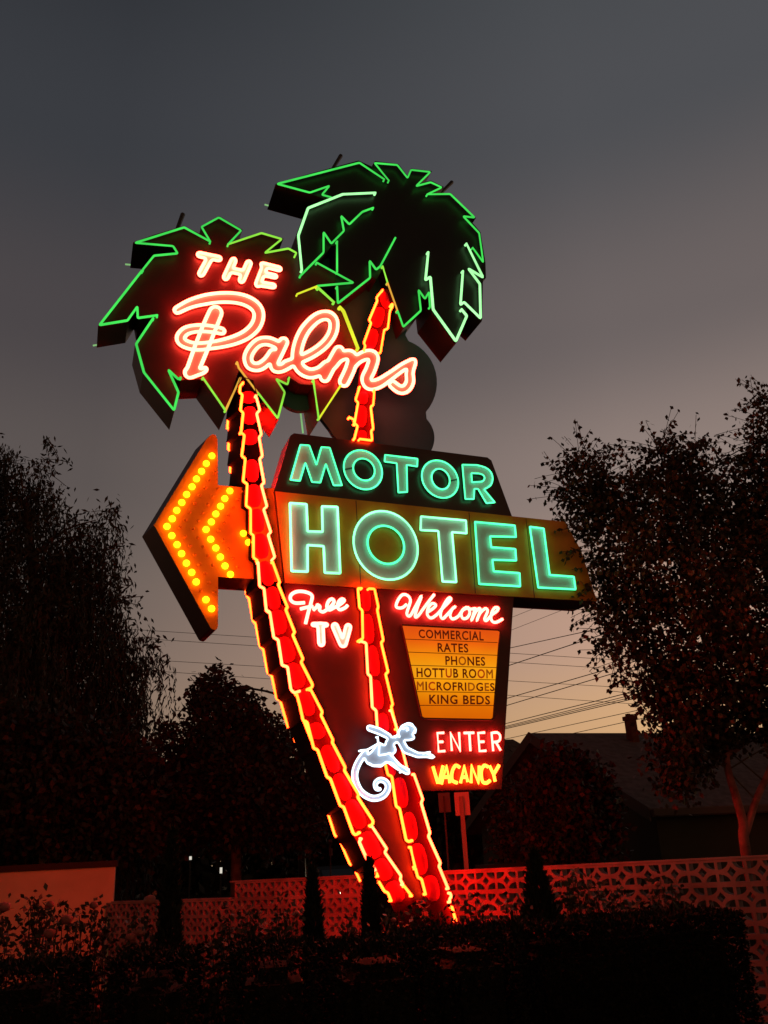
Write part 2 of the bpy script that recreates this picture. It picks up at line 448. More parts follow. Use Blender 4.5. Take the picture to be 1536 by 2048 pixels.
TA = trunk(tl, tr, .10, (-.42, lambda p: shifted(p, -25, 19)),
           [(s, m) for s, m in ((l1, 'trunk'), (l2, 'trunk'), (l3, 'trunkb'), (l4, 'trunk'), (l5, 'trunkb'), (l6, 'trunk'), (l7, 'trunk'))],
           [(r1, 'trunkb'), (r2, 'trunk'), (r3, 'trunk'), (r4, 'trunkb'), (r5, 'trunk')], 1)
rear = [zD('915,800 905,905 920,920 912,1040') , zG('770,70 795,85 785,265 820,280 800,460 825,475 825,590'),
        zG('940,1515 950,1565 970,1590 1005,1790 1030,1815') + zJ('125,380 140,390 180,600 210,625 250,840 285,860 330,1070 355,1085 375,1068'),
        zJ('365,1095 435,1335'), zL('100,165 140,290'), zL('432,930 495,1130 510,1145'), zL('550,1200 630,1390 645,1400'), zL('660,1405 725,1550')]
for s in rear: tube_px(TA, s, -.40, 4.6, 'trunk', name='rear_neon_tube', ends=False)
def rear_tube(parent, s, dn, w=5.0, m='rear'):
    # the street's other side of the sign repeats the tubes, unseen and boosted to redden the wall: same place along the face, on the back plane
    q = [L(x, y, .1) for x, y in rounded(s, 2.5)]
    b = MB(); b.tube([(p.x, dn, p.z) for p in q], w * PXM / 2, 6); return b.build('rear_neon_tube', NE[m], parent, True)
for s in (r1, r2, r3, r4, r5): rear_tube(TA, s, .48)
steps_l = [(481, 770), (482, 789), (484, 824), (482, 868)] + zG('915,235 925,445 940,670 968,890 998,1125 1055,1375 1115,1600') + zJ('252,395 325,645 415,880 525,1120 588,1390') + zL('270,220 390,480 495,740 610,990 755,1290 860,1490 955,1690')
steps_r = [(512, 782), (516, 800), (518, 838), (521, 880)] + zG('1072,430 1085,460 1110,680 1135,900 1172,1120 1215,1355 1270,1570') + zJ('452,365 520,610 605,845 690,1090 780,1330') + zL('425,160 535,405 645,650 770,890 895,1150 1020,1390 1140,1600')
for i in range(1, len(steps_l) - 0):
    a, b = steps_l[i], steps_r[i]
    p = steps_l[i - 1]; q = steps_l[min(i + 1, len(steps_l) - 1)]
    ang = math.atan2(q[1] - p[1], q[0] - p[0]) - math.pi / 2
    if i == 4: continue
    w = math.dist(a, b)
    seglen = math.dist(p, q) / (2 if 0 < i < len(steps_l) - 1 else 1)
    scale(TA, a[0] + (b[0] - a[0]) * .46, a[1] + (b[1] - a[1]) * .5, w * .37, seglen * .47, ang, .10)
# right trunk, upper length above the name boards
ul = zF('995,-15 925,75 935,100 855,290 875,315 805,510 820,535 795,600 760,930 725,1055 750,1080 715,1280 745,1305 715,1425')
ur = zF('1040,0 1080,130 1055,200 1035,370 1000,385 965,600 940,612 905,960 895,1105 870,1120 895,1335 875,1350 885,1445')
uo = [(x - 3, y) for x, y in ul] + [(714, 900), (752, 900)] + [(x + 3, y) for x, y in ur][::-1]
TB = link('palm_trunk', prism([uo], .02, -.06), [m_trunkp, m_side], sign)
for s, m in ((zF('985,0 925,75 935,100 855,290 875,315 805,510 820,535 805,585'), 'trunk'), (zF('1065,145 1080,130 1082,155 1055,200 1035,370 1000,385 965,600 945,610'), 'trunk'),
             (zF('765,930 725,1055 750,1080 715,1280'), 'trunk'), (zF('665,1222 720,1250'), 'trunk'), (zF('722,1285 745,1305 715,1425'), 'trunk'),
             (zF('905,960 895,1105 870,1120 895,1335 875,1350 885,1445 765,1430'), 'trunk')):
    tube_px(TB, s, .07, 5.2, m)
for (x, y, w, h, a) in ((1005, 90, 42, 88, -.25), (945, 262, 52, 100, .25), (885, 470, 52, 98, .22), (800, 1035, 45, 62, .1), (785, 1212, 50, 105, .05), (790, 1400, 42, 55, 0)):
    p = zF('%f,%f' % (x, y))[0]; scale(TB, p[0], p[1], w / 4.8, h / 4.8, a, .02)
# right trunk, lower length on the black cabinet
bl_ = zJ('1062,75 1080,250 1105,275 1110,530 1140,565 1155,850 1180,870 1195,1150 1230,1180 1240,1330') + zL('905,290 930,420 975,585 1010,600 1050,870 1080,890 1140,1175 1175,1200 1220,1420 1245,1510 1280,1530 1315,1665')
br_ = zJ('1215,80 1250,245 1240,270 1295,545 1275,565 1338,830 1315,850 1380,1125 1365,1145 1415,1350') + zL('1145,510 1210,580 1290,805 1275,840 1355,1110 1340,1140 1450,1385 1435,1410 1520,1615') + [(901, 1790), (906, 1825)]
bo = [(x - 4, y) for x, y in bl_] + [(900, 2040), (952, 2040)] + [(x + 4, y) for x, y in br_][::-1]
TC = link('palm_trunk', prism([bo], .04, -.30), [m_trunkp, m_side], sign)
for s, m in ((zJ('1100,75 1065,75 1080,250 1105,275 1110,530 1075,548'), 'trunk'), (zJ('1090,552 1140,570 1155,850 1180,870 1195,1150 1230,1180 1240,1330'), 'trunkb'),
             (zL('950,480 975,585 1010,600 1050,870 1080,890 1140,1175 1165,1190 1195,1180'), 'trunk'), (zL('1180,1240 1220,1420'), 'trunk'), (zL('1225,1435 1245,1510 1280,1530 1315,1665'), 'trunk'),
             (zJ('1165,78 1215,80 1250,245 1240,270 1295,545 1275,565 1338,830 1315,850 1380,1125 1365,1145 1415,1345'), 'trunk'),
             (zL('1005,0 1060,180 1145,515'), 'trunkb'), (zL('1210,580 1290,805 1275,840 1355,1110 1340,1140 1450,1385 1435,1410 1520,1615'), 'trunkb'),
             (zm(860, 1560, 6.825)('275,1545 292,1590 265,1625 272,1668'), 'trunkb'), (zm(860, 1560, 6.825)('300,1735 352,1920'), 'trunk')):
    tube_px(TC, s, .09, 5.2, m)
for s in (zL('975,585 1010,600 1050,870 1080,890 1140,1175'), zL('1225,1435 1245,1510 1280,1530 1315,1665'), zL('1210,580 1290,805 1275,840 1355,1110 1340,1140 1450,1385 1435,1410 1520,1615'), zJ('1250,245 1240,270 1295,545 1275,565 1338,830 1315,850 1380,1125')):
    rear_tube(TC, s, .46)
for z, x, y, w, h, a in ((zJ, 1140, 175, 40, 105, -.08), (zJ, 1163, 440, 46, 135, -.1), (zJ, 1210, 730, 48, 140, -.13), (zJ, 1243, 1035, 48, 135, -.15), (zJ, 1295, 1290, 48, 90, -.15),
                         (zL, 1000, 540, 50, 60, -.1), (zL, 1097, 745, 56, 140, -.17), (zL, 1180, 1050, 58, 132, -.18), (zL, 1262, 1345, 66, 145, -.2), (zL, 1370, 1610, 68, 120, -.2)):
    p = z('%f,%f' % (x, y))[0]; scale(TC, p[0], p[1], w / 4.518, h / 4.518, a, .04)

# --- name boards
MO = zP('548,983 581,871 588,866.4 975,914.8 983,921 1024,1032.5')
link('name_board', prism([MO], .03, -.42, [deep(MO, .040)]), [m_cabinet, m_cabinet], sign)
HO = zP('550.5,982.5 1130,1043.5 1162,1100 1194,1203 570,1166')
hb = link('name_board', prism([HO], .05, -.42, [deep(HO, .045)]), [m_hotel, m_cabinet], sign)
LC = zP('566,1164 1027.5,1192 1003,1578 850,1580 820,1590 845,1700 850,1800 800,1800 755,1760 675,1580 612,1400')
link('lower_cabinet', prism([LC], .015, -.40, [deep(LC, .03)]), [m_board, m_board], sign)

for txt in ('712,1001 722,1175', '938,1025 951,1187', '1052,1037 1069,1196'):
    a, b_ = zP(txt); b = MB(); b.tube([L(*a, .051), L(*b_, .051)], .004, 4); b.build('panel_seam', m_cabinet, hb)
# --- block letters of the name boards
def ell(cx, cy, rx, ry, sl, k=40):
    a = L(cx - rx, cy - sl * rx, 0); b = L(cx + rx, cy + sl * rx, 0); c = L(cx, cy - ry, 0); d = L(cx, cy + ry, 0)
    C = (a + b) / 2; ru = (b.x - a.x) / 2; rw = (c.z - d.z) / 2; cz = (c.z + d.z) / 2
    out = []
    for i in range(k):
        t = 2 * math.pi * i / k
        p = Vector((C.x + ru * math.cos(t), 0, cz + rw * math.sin(t)))
        w = SO + SU * p.x + np.array([0, 0, 1]) * p.z - EYE
        out.append((PW / 2 + F_PX * np.dot(w, RGT) / np.dot(w, FWD), PH / 2 + F_PX * np.dot(w, DWN) / np.dot(w, FWD)))
    return out
def inset_poly(lp, d):
    A = area2(lp); n = len(lp); out = []
    sgn = 1 if A > 0 else -1
    for i in range(n):
        a, p, b = Vector(lp[i - 1]), Vector(lp[i]), Vector(lp[(i + 1) % n])
        e1 = (p - a).normalized(); e2 = (b - p).normalized()
        n1 = Vector((-e1.y, e1.x)) * sgn; n2 = Vector((-e2.y, e2.x)) * sgn
        m = n1 + n2
        if m.length < .3: m = n1
        m = m / max(.35, m.dot(n1)) if m.dot(n1) else n1
        out.append((p.x + m.x * d, p.y + m.y * d))
    return out
def block(loops, nb, ins, w, tubes, seam=()):
    outer = loops[0]
    o = link('letter', prism([inset_poly(outer, -ins)] + [inset_poly(h, ins) for h in loops[1:]], nb + .016, nb - .01), [m_teal, m_letter_side], sign)
    for lp, m in zip(loops, tubes):
        if isinstance(m, str): tube_px(o, lp, nb + .046, w, m, True, 1.5)
        else:
            for seg, mm in m: tube_px(o, seg, nb + .046, w, mm, False, 1.5)
    for s in seam:
        b = MB(); b.tube([L(x, y, nb + .03) for x, y in s], .008, 5); b.build('glass_joint', m_letter_side, o)
    return o
block([zH('230,495 320,180 400,185 465,360 510,200 585,205 695,545 620,545 550,350 500,520 425,515 365,340 315,505')], .03, 1.5, 3.6, ['mint'])
block([ell(*zH('885,405')[0], 38.3, 38.8, .07), ell(*zH('894,402')[0], 21.5, 21.8, .07)], .03, 1.5, 3.6, ['mint', 'mint'], [zH('705,405 800,385')])
block([zH('1085,270 1378,305 1375,375 1280,360 1285,605 1205,610 1190,345 1080,330')], .03, 1.5, 3.6, ['mint'])
block([ell(*zI('125,325')[0], 36.3, 37.0, .07), ell(*zI('130,324')[0], 18.0, 20.2, .07)], .03, 1.5, 3.6, ['mint', 'mint'], [zI('205,340 275,325')])
rout = spline(zI('430,208 500,228 545,265 562,318 545,375 490,410'), 3)
rin = spline(zI('450,278 482,290 495,315 482,340 455,347'), 3)
block([zI('310,205') + rout + zI('580,518 510,525 440,405 410,405 405,490 335,490'), zI('385,275') + rin + zI('390,350')], .03, 1.5, 3.6, ['mint', 'mint'])
block([zH('225,705 375,715 385,960 520,965 515,735 655,740 680,1340 540,1335 530,1095 385,1085 385,1325 240,1320')], .05, 2, 5.0, ['mintw'])
block([ell(*zH('1090,1088')[0], 64.2, 68.2, .085), ell(*zH('1092,1083')[0], 36.5, 37.9, .085)], .05, 2, 4.6, ['mintw', 'mint'], [zH('1235,1110 1258,1110')])
block([zI('-33,635 340,668 345,775 225,765 260,1180 145,1175 110,755 -37,748')], .05, 2, 4.8, ['mintw'])
block([zI('415,680 745,710 755,805 540,800 550,890 750,905 757,1000 560,995 570,1090 785,1105 790,1215 450,1195')], .05, 2, 4.6, ['mint'])
block([zI('870,720 985,735 1035,1120 1235,1135 1250,1240 940,1225')], .05, 2, 4.4, ['mint'])

# --- script name and its small capitals on the left crown
def sc(z, txt, k=5): return spline(z(txt), k)
E_ = 5.486
bowl = sc(zE, '190,770 330,700 490,655 660,632 830,637 960,672 1055,740 1085,830 1050,940 960,1030 840,1090 700,1130 560,1155 420,1168 320,1155 240,1115 228,1060 290,995 420,968 560,975 680,1000')
channel(sign, 'script_letter', [taper(bowl, 8.5, 11.5, 11.8, 11.8, 11.6, 10.5, 9, 9.3, 10.2, 9.0, 8.0)], .026, .006, .052, 7.6, 2.4, m_cream, 'script')
stem = [taper(zE('608,800 540,960 450,1190 385,1360 345,1450'), 15.0, 15.6, 15.5, 14.5, 13), taper(sc(zE, '330,1455 400,1450 470,1435 495,1415'), 13, 9, 7, 6)]
channel(sign, 'script_letter', stem, .038, .006, .066, 7.6, 2.4, m_cream, 'script')
chain = [taper(sc(zE, '1290,1150 1190,1110 1090,1120 1010,1190 965,1280 980,1360 1030,1390 1100,1385 1180,1325 1240,1240'), 9.6, 9.6),
         taper(sc(zE, '1355,1120 1300,1240 1255,1340 1265,1400 1330,1405 1420,1360') + sc(zF, '60,715 130,690 300,615 430,520 505,410 515,300 460,245 360,265 250,370 185,500 160,640 190,745 280,800 380,780 450,720'), 10.6, 10.0, 9.6, 9.6, 10.4, 11.0, 11.2, 10.2),
         taper(zF('565,585 505,690 430,835'), 11.4, 11.4),
         taper(sc(zF, '510,725 570,650 650,620 695,650 675,750 615,880'), 9, 11.4, 11.4),
         taper(sc(zF, '690,725 760,655 850,620 900,650 870,760 830,850 860,910 950,895 1060,825 1180,740 1275,690'), 9, 11, 11.4, 11.4, 11.2, 9.0, 8.4),
         taper(sc(zF, '1275,695 1245,790 1248,880 1210,945 1150,955 1080,905'), 8.4, 9.6, 9.6, 9)]
channel(sign, 'script_letter', chain, .026, .006, .052, 7.6, 2.4, m_cream, 'script')
channel(sign, 'letter', [st(zE('432,160 648,205'), 7.2), st(zE('545,200 452,370'), 8.0)], .022, .004, .046, 6.6, 2.8, m_white, 'script')
channel(sign, 'letter', [st(zE('808,225 722,410'), 7.8), st(zE('975,255 895,440'), 7.8), st(zE('780,330 920,360'), 7.4)], .022, .004, .046, 6.6, 2.8, m_white, 'script')
channel(sign, 'letter', [st(zE('1150,290 1075,485'), 7.8), st(zE('1125,270 1310,318'), 6.6), st(zE('1130,370 1265,400'), 6.2), st(zE('1080,478 1245,505'), 6.8)], .022, .004, .046, 6.6, 2.8, m_white, 'script')

# --- lower cabinet neon
def word(name, n, w, m, *strokes):
    o = None
    b = MB()
    for s in strokes: b.tube([L(x, y, n) for x, y in s], w * PXM / 2, 6)
    return b.build(name, NE[m], sign, True)
word('script_word', .055, 6.8, 'small', sc(zJ, '585,205 500,208 458,180 462,135 515,105 590,108 650,140 640,210 615,300 592,395'), sc(zJ, '545,262 600,248 660,238'),
     sc(zJ, '662,272 695,240 700,225 722,240 718,270 745,288 775,275 825,235 850,195 832,172 800,192 785,240 805,270 850,250 905,220 942,185 920,172 890,200 882,245 905,268 950,250 972,228'))
channel(sign, 'letter', [st(zJ('660,402 782,405'), 5.4), st(zJ('727,412 735,570'), 8.2)], .034, .017, .056, 6.2, 3.0, m_white, 'small')
channel(sign, 'letter', [taper(zJ('858,418 925,580'), 8.4, 7.6), taper(zJ('978,425 938,580'), 8.2, 7.6)], .034, .017, .056, 6.2, 3.0, m_white, 'small')
word('script_word', .055, 6.2, 'small', sc(zK, '282,205 232,242 172,232 188,165 236,105 292,112 322,170 284,300 320,325 380,220 440,115 392,250 372,335 405,325 460,250 520,170 575,100'),
     sc(zK, '495,292 560,250 592,212 555,195 515,235 500,310 540,350 600,315 660,250 720,190 752,150 735,135 700,172 650,270 642,330 668,355 715,310 770,250 800,228 765,255 742,320 770,360 830,330 880,260 920,235'),
     sc(zK, '935,240 880,265 860,310 880,355 925,345 952,290 930,238 960,255 1000,250'),
     sc(zK, '1010,240 990,310 970,375 1010,290 1050,248 1062,270 1025,378 1060,300 1115,250 1140,275 1108,360 1130,375 1180,320 1240,275 1252,242 1212,245 1178,310 1185,380 1230,395 1300,360'))
word('word_tubes', .055, 5.0, 'small', zM('912,200 855,203 865,364 922,360'), zM('860,280 905,279'), zM('982,358 970,200 1055,360 1045,196'), zM('1088,202 1176,200'), zM('1135,202 1145,360'),
     zM('1270,198 1213,202 1225,361 1282,357'), zM('1220,280 1265,278'), zM('1345,360 1330,202') + sc(zM, '1330,202 1380,198 1405,225 1402,262 1380,278 1340,282', 3), zM('1368,282 1410,355'))
word('word_tubes', .055, 6.6, 'vac', zM('815,495 860,645'), zM('905,490 868,645'), zM('890,650 935,492 965,642'), zM('905,590 950,588'),
     sc(zM, '1052,505 1015,488 985,540 985,615 1030,640'), zM('1058,640 1090,492 1122,632'), zM('1070,590 1112,588'), zM('1150,640 1155,488 1215,640 1222,490'),
     sc(zM, '1300,500 1265,488 1240,540 1250,625 1285,640 1318,618'), zM('1312,490 1348,565 1362,628'), zM('1396,484 1348,565'))

# --- changeable letter board, lit from behind
MB_ = zP('803,1250 809,1249.5 996,1259.5 1001,1263 998,1290 987,1436 983,1440 848,1437.5 843,1434')
m_lit = bpy.data.materials.new('backlit_amber'); m_lit.use_nodes = True
t = m_lit.node_tree; t.nodes.clear()
co = N('ShaderNodeTexCoord', t); sp = N('ShaderNodeSeparateXYZ', t); t.links.new(co.outputs['Generated'], sp.inputs[0])
rp = N('ShaderNodeValToRGB', t); t.links.new(sp.outputs['Z'], rp.inputs[0])
rp.color_ramp.elements[0].position = 0; rp.color_ramp.elements[0].color = (*s2l(214, 96, 4), 1)
rp.color_ramp.elements[1].position = 1; rp.color_ramp.elements[1].color = (*s2l(226, 78, 18), 1)
for p, c in ((.15, (226, 112, 4)), (.34, (250, 152, 12)), (.5, (255, 168, 22)), (.64, (250, 146, 14)), (.82, (238, 100, 14))):
    e = rp.color_ramp.elements.new(p); e.color = (*s2l(*c), 1)
nz = N('ShaderNodeTexNoise', t); nz.inputs['Scale'].default_value = 2.2; t.links.new(co.outputs['Object'], nz.inputs['Vector'])
mr = N('ShaderNodeMapRange', t); t.links.new(nz.outputs[0], mr.inputs[0]); mr.inputs[3].default_value = .8; mr.inputs[4].default_value = 1.15
em = N('ShaderNodeEmission', t); t.links.new(rp.outputs[0], em.inputs[0]); t.links.new(mr.outputs[0], em.inputs[1])
om = N('ShaderNodeOutputMaterial', t); t.links.new(em.outputs[0], om.inputs[0])
board = link('message_board', prism([MB_], .03, .0), [m_lit, m_dark], sign)
m_rail = mat('rail_brown', (.10, .02, .008), .5, .3)
rails = MB()
for txt in ('250,572 1245,610', '285,710 1255,745', '320,850 1240,875', '350,990 1230,1005', '385,1130 1217,1140', '418,1275 1204,1276'):
    a, b = zK(txt); rails.tube([L(*a, .032), L(*b, .032)], .0035, 4)
rails.build('letter_rail', m_rail, board)
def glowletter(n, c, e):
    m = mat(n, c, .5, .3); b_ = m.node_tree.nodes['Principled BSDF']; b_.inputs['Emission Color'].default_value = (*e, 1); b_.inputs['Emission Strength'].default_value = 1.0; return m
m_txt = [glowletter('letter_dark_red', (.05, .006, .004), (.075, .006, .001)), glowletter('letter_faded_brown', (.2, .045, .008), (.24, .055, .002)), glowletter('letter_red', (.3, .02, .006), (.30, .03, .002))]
dg = None
def row(body, q, alt=()):
    cu = bpy.data.curves.new('message_row', 'FONT'); cu.body = body; cu.bevel_depth = .026; cu.bevel_resolution = 0; cu.extrude = .006; cu.space_character = 1.12; cu.resolution_u = 3
    for i, k in alt: cu.body_format[i].material_index = k
    ob = bpy.data.objects.new('tmp', cu); COL.objects.link(ob)
    for m in m_txt: cu.materials.append(m)
    bpy.context.view_layer.update()
    me = bpy.data.meshes.new_from_object(ob.evaluated_get(bpy.context.evaluated_depsgraph_get()))
    bpy.data.objects.remove(ob)
    xs = [v.co.x for v in me.vertices]; ys = [v.co.y for v in me.vertices]; x0, x1, y0, y1 = min(xs), max(xs), min(ys), max(ys)
    (ax, ay), (bx, by), (cx, cy), (dx, dy) = zK(q)     # tl tr bl br
    for v in me.vertices:
        s = (v.co.x - x0) / (x1 - x0); tt = (v.co.y - y0) / (y1 - y0)
        px = (1 - tt) * (cx + (dx - cx) * s) + tt * (ax + (bx - ax) * s); py = (1 - tt) * (cy + (dy - cy) * s) + tt * (ay + (by - ay) * s)
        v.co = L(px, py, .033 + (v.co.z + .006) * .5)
    o = bpy.data.objects.new('message_row', me); COL.objects.link(o); o.parent = board
row('COMMERCIAL', '405,468 1098,492 412,562 1100,592')
row('RATES', '608,612 932,622 612,710 938,718')
row('PHONES', '690,750 1112,762 694,848 1116,858', [(2, 1)])
row('HOTTUB ROOM', '385,875 1195,893 388,977 1198,992', [(4, 2), (9, 2), (10, 1)])
row('MICROFRIDGES', '388,1020 1212,1038 390,1117 1215,1126', [(0, 1), (2, 2), (8, 1), (10, 1)])
row('KING BEDS', '520,1160 1165,1172 522,1260 1167,1268')
fr = MB(); fr.tube([L(x, y, .03) for x, y in MB_], .012, 6, True); fr.build('board_frame', m_board, board)

# --- amber arrow with its chasing bulbs
AR = zG('125,935 600,160 622,140 650,126 675,138 690,172 695,580 1000,607') + [(556, 976), (572, 1166)] + zG('1015,1415 695,1397 695,1830 688,1858 670,1870 640,1862 628,1850')
arrow = link('arrow', prism([AR], -.02, -.40, [shifted(AR, -24, 23.5)]), [m_arrow, m_side], sign)
c1 = zG('640,320 590,388 548,457 503,525 463,595 415,663 372,735 327,805 287,880 240,948 283,1030 330,1110 370,1190 413,1275 460,1357 500,1442 540,1520 587,1600 637,1680')
c2 = zG('800,632 755,700 717,768 675,837 635,908 588,975 630,1062 675,1140 715,1220 757,1300 805,1375')
def bulb(p, on):
    vs = []; fs = []; K, R = 10, 5; r = (6.6 if on else 3.4) * PXM
    c = L(p[0], p[1], .0)
    for i in range(R + 1):
        a = math.pi / 2 * i / R * .98
        for j in range(K):
            b_ = 2 * math.pi * j / K
            vs.append((c.x + r * math.cos(a) * math.cos(b_), c.y - r * 1.1 * math.sin(a), c.z + r * math.cos(a) * math.sin(b_)))
    for i in range(R):
        for j in range(K): fs.append((i * K + j, i * K + (j + 1) % K, (i + 1) * K + (j + 1) % K, (i + 1) * K + j))
    fs.append(tuple(R * K + j for j in range(K)))
    b2 = MB(); b2.add(vs, fs); sk = 6.0 * PXM
    ring = [(c.x + sk * math.cos(2 * math.pi * j / 10), .012, c.z + sk * math.sin(2 * math.pi * j / 10)) for j in range(10)]
    o = b2.build('bulb', bulb_on if on else m_bulboff, arrow, True)
    return o
for i, p in enumerate(c1): bulb(p, i != 16)
for p in c2: bulb(p, True)
for p in zG('920,1010 965,1090'): bulb(p, True)
def inside(p, poly):
    c = False; n = len(poly)
    for i in range(n):
        (x1, y1), (x2, y2) = poly[i - 1], poly[i]
        if (y1 > p[1]) != (y2 > p[1]) and p[0] < (x2 - x1) * (p[1] - y1) / (y2 - y1) + x1: c = not c
    return c
safe = inset_poly(AR, 6)
for base, offs in ((c1, (26, 52)), (c2, (25,))):
    for dx in offs:
        for p in base:
            q = (p[0] + dx, p[1] + dx * .08)
            if inside(q, safe) and q[0] < 500: bulb(q, False)

# --- climbing monkey, a pale cut-out edged in white tubes
def pl(txt): return zM(txt)
mk = [taper(spline(pl('225,372 165,455 130,550 142,640 192,725 285,775 375,755 420,690 408,635 355,612 312,640 318,690 352,695'), 5), 6.5, 6.5, 6, 6, 6, 5.5, 5, 4.2, 3.4),
      st(pl('345,325 330,400 260,430'), [9, 16, 10]), taper(pl('330,410 300,450 360,455 420,420'), 10, 10, 8, 7),
      taper(pl('350,410 430,425 515,500 592,545'), 9.5, 9, 6.5, 5.5), taper(pl('365,340 450,350 430,290 500,250'), 9, 10, 8, 7),
      taper(pl('530,270 575,350 680,395 760,395 812,410'), 7, 7.2, 5.5, 5, 4.2), taper(pl('258,158 340,185 430,232 452,285'), 6.2, 6.8, 5.5, 4.5),
      taper(pl('545,200 590,180 625,170'), 9, 14, 9), taper(pl('560,230 600,235 635,240'), 9, 8, 5.5)]
monkey = channel(sign, 'monkey_figure', mk, .13, .05, .15, 3.4, 1.2, m_monkey, 'white')
for txt in ('495,235 540,140 595,115 630,122 665,168 660,200', '330,235 335,285 345,300 340,398 400,390 440,378 520,480 605,522', '215,425 240,468 290,492 360,496 405,455 460,465 540,545',
            '180,356 240,350 345,290', '565,160 592,152 600,175', '742,378 795,368 770,385 828,412'):
    tube_px(monkey, pl(txt), .165, 3.6, 'white', r=2)
# stout pipes that carry the cabinets, inside the trunks
b = MB(); b.tube([(-.12, .2, 0), (-.12, .2, 1.9)], .09, 10); b.build('support_pipe', m_dark, sign, True)

# ================================================================== THE PLACE
def plain(name, c, **k): return mat(name, c, **k)
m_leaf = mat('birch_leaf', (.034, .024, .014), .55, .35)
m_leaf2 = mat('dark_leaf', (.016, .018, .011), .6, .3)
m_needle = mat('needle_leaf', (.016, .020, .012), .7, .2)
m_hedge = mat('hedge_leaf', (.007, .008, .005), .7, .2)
m_rose = mat('rose_leaf', (.030, .028, .016), .5, .4)
m_petal = mat('rose_petal', (.34, .10, .10), .6, .3, .2, 30.0)
m_bark = mat('birch_bark', (.34, .11, .11), .8, .2, .8, 5.0, .4, dark=(.08, .03, .03))
m_bark2 = mat('dark_bark', (.10, .075, .06), .9, .1, .5, 8.0, .4)
m_ground = mat('lawn', (.022, .020, .011), .95, .1, .5, 1.5, .5)
m_block = mat('painted_block', (.27, .19, .22), .85, .15, .45, 3.0, .3)
m_wallw = mat('cream_stucco', (.52, .45, .33), .9, .1, .12, 3.0, .2)
m_cap = mat('dark_coping', (.03, .02, .018), .8, .2)
m_roof = mat('shingle', (.12, .10, .10), .9, .1, .35, 7.0, .3)
m_siding = mat('siding', (.032, .030, .022), .8, .2, .1, 3.0)
m_trim = mat('pale_trim', (.06, .05, .048), .7, .2)
m_brick = mat('chimney_brick', (.10, .045, .035), .9, .1, .4, 12.0, .4)
m_glass = mat('dark_glass', (.01, .01, .012), .4, .6)
m_winlit = neon('window_glow', (.030, .017, .004), 1.0, .3)
m_wire = mat('cable', (.02, .018, .017), .7, .2)
m_plate = mat('sign_plate', (.42, .40, .42), .5, .4)
m_post = mat('post_metal', (.22, .20, .20), .5, .4)

gm = MB(); gm.add([(-900, -60, 0), (900, -60, 0), (900, 1500, 0), (-900, 1500, 0)], [(0, 1, 2, 3)])
tag(gm.build('ground', m_ground), kind='structure')

def cards(name, P, D, ln, wd, m, parent=None, droop=None):
    """many small pointed leaves in one mesh"""
    n = len(P); D = D / np.linalg.norm(D, axis=1)[:, None]
    R = npr.normal(size=(n, 3)); S = np.cross(D, R); S /= np.linalg.norm(S, axis=1)[:, None]
    ln = np.broadcast_to(ln, (n,))[:, None] * npr.uniform(.75, 1.25, (n, 1)); wd = np.broadcast_to(wd, (n,))[:, None] * npr.uniform(.75, 1.2, (n, 1))
    V = np.stack([P, P + D * ln * .42 + S * wd * .5, P + D * ln, P + D * ln * .42 - S * wd * .5], 1).reshape(-1, 3)
    me = bpy.data.meshes.new(name)
    me.vertices.add(4 * n); me.vertices.foreach_set('co', V.astype(np.float32).ravel())
    me.loops.add(4 * n); me.loops.foreach_set('vertex_index', np.arange(4 * n, dtype=np.int32))
    me.polygons.add(n); me.polygons.foreach_set('loop_start', np.arange(0, 4 * n, 4, dtype=np.int32))
    try: me.polygons.foreach_set('loop_total', np.full(n, 4, dtype=np.int32))
    except Exception: pass
    me.update(calc_edges=True); me.validate()
    return link(name, me, m, parent)
def edge_dist(p, poly):
    best = 1e9
    for i in range(len(poly)):
        (ax, ay), (bx, by) = poly[i - 1], poly[i]; dx, dy = bx - ax, by - ay
        t = max(0, min(1, ((p[0] - ax) * dx + (p[1] - ay) * dy) / (dx * dx + dy * dy + 1e-9)))
        best = min(best, math.hypot(p[0] - ax - t * dx, p[1] - ay - t * dy))
    return best
def fill(poly, n, Y, rmax, pow_=1.0):
    xs = [p[0] for p in poly]; ys = [p[1] for p in poly]; out = []; px = []
    while len(out) < n:
        p = (rnd.uniform(min(xs), max(xs)), rnd.uniform(min(ys), max(ys)))
        if not inside(p, poly): continue
        ed = edge_dist(p, poly)
        if rnd.random() > .30 + ed / 60.0: continue
        h = min(ed * Y / F_PX * 1.1, rmax)
        out.append(at(p[0], p[1], Y + rnd.uniform(-1, 1) * h)); px.append(p)
    return np.array(out), px
def world_loc(root, arr): return arr - np.array(root.location)
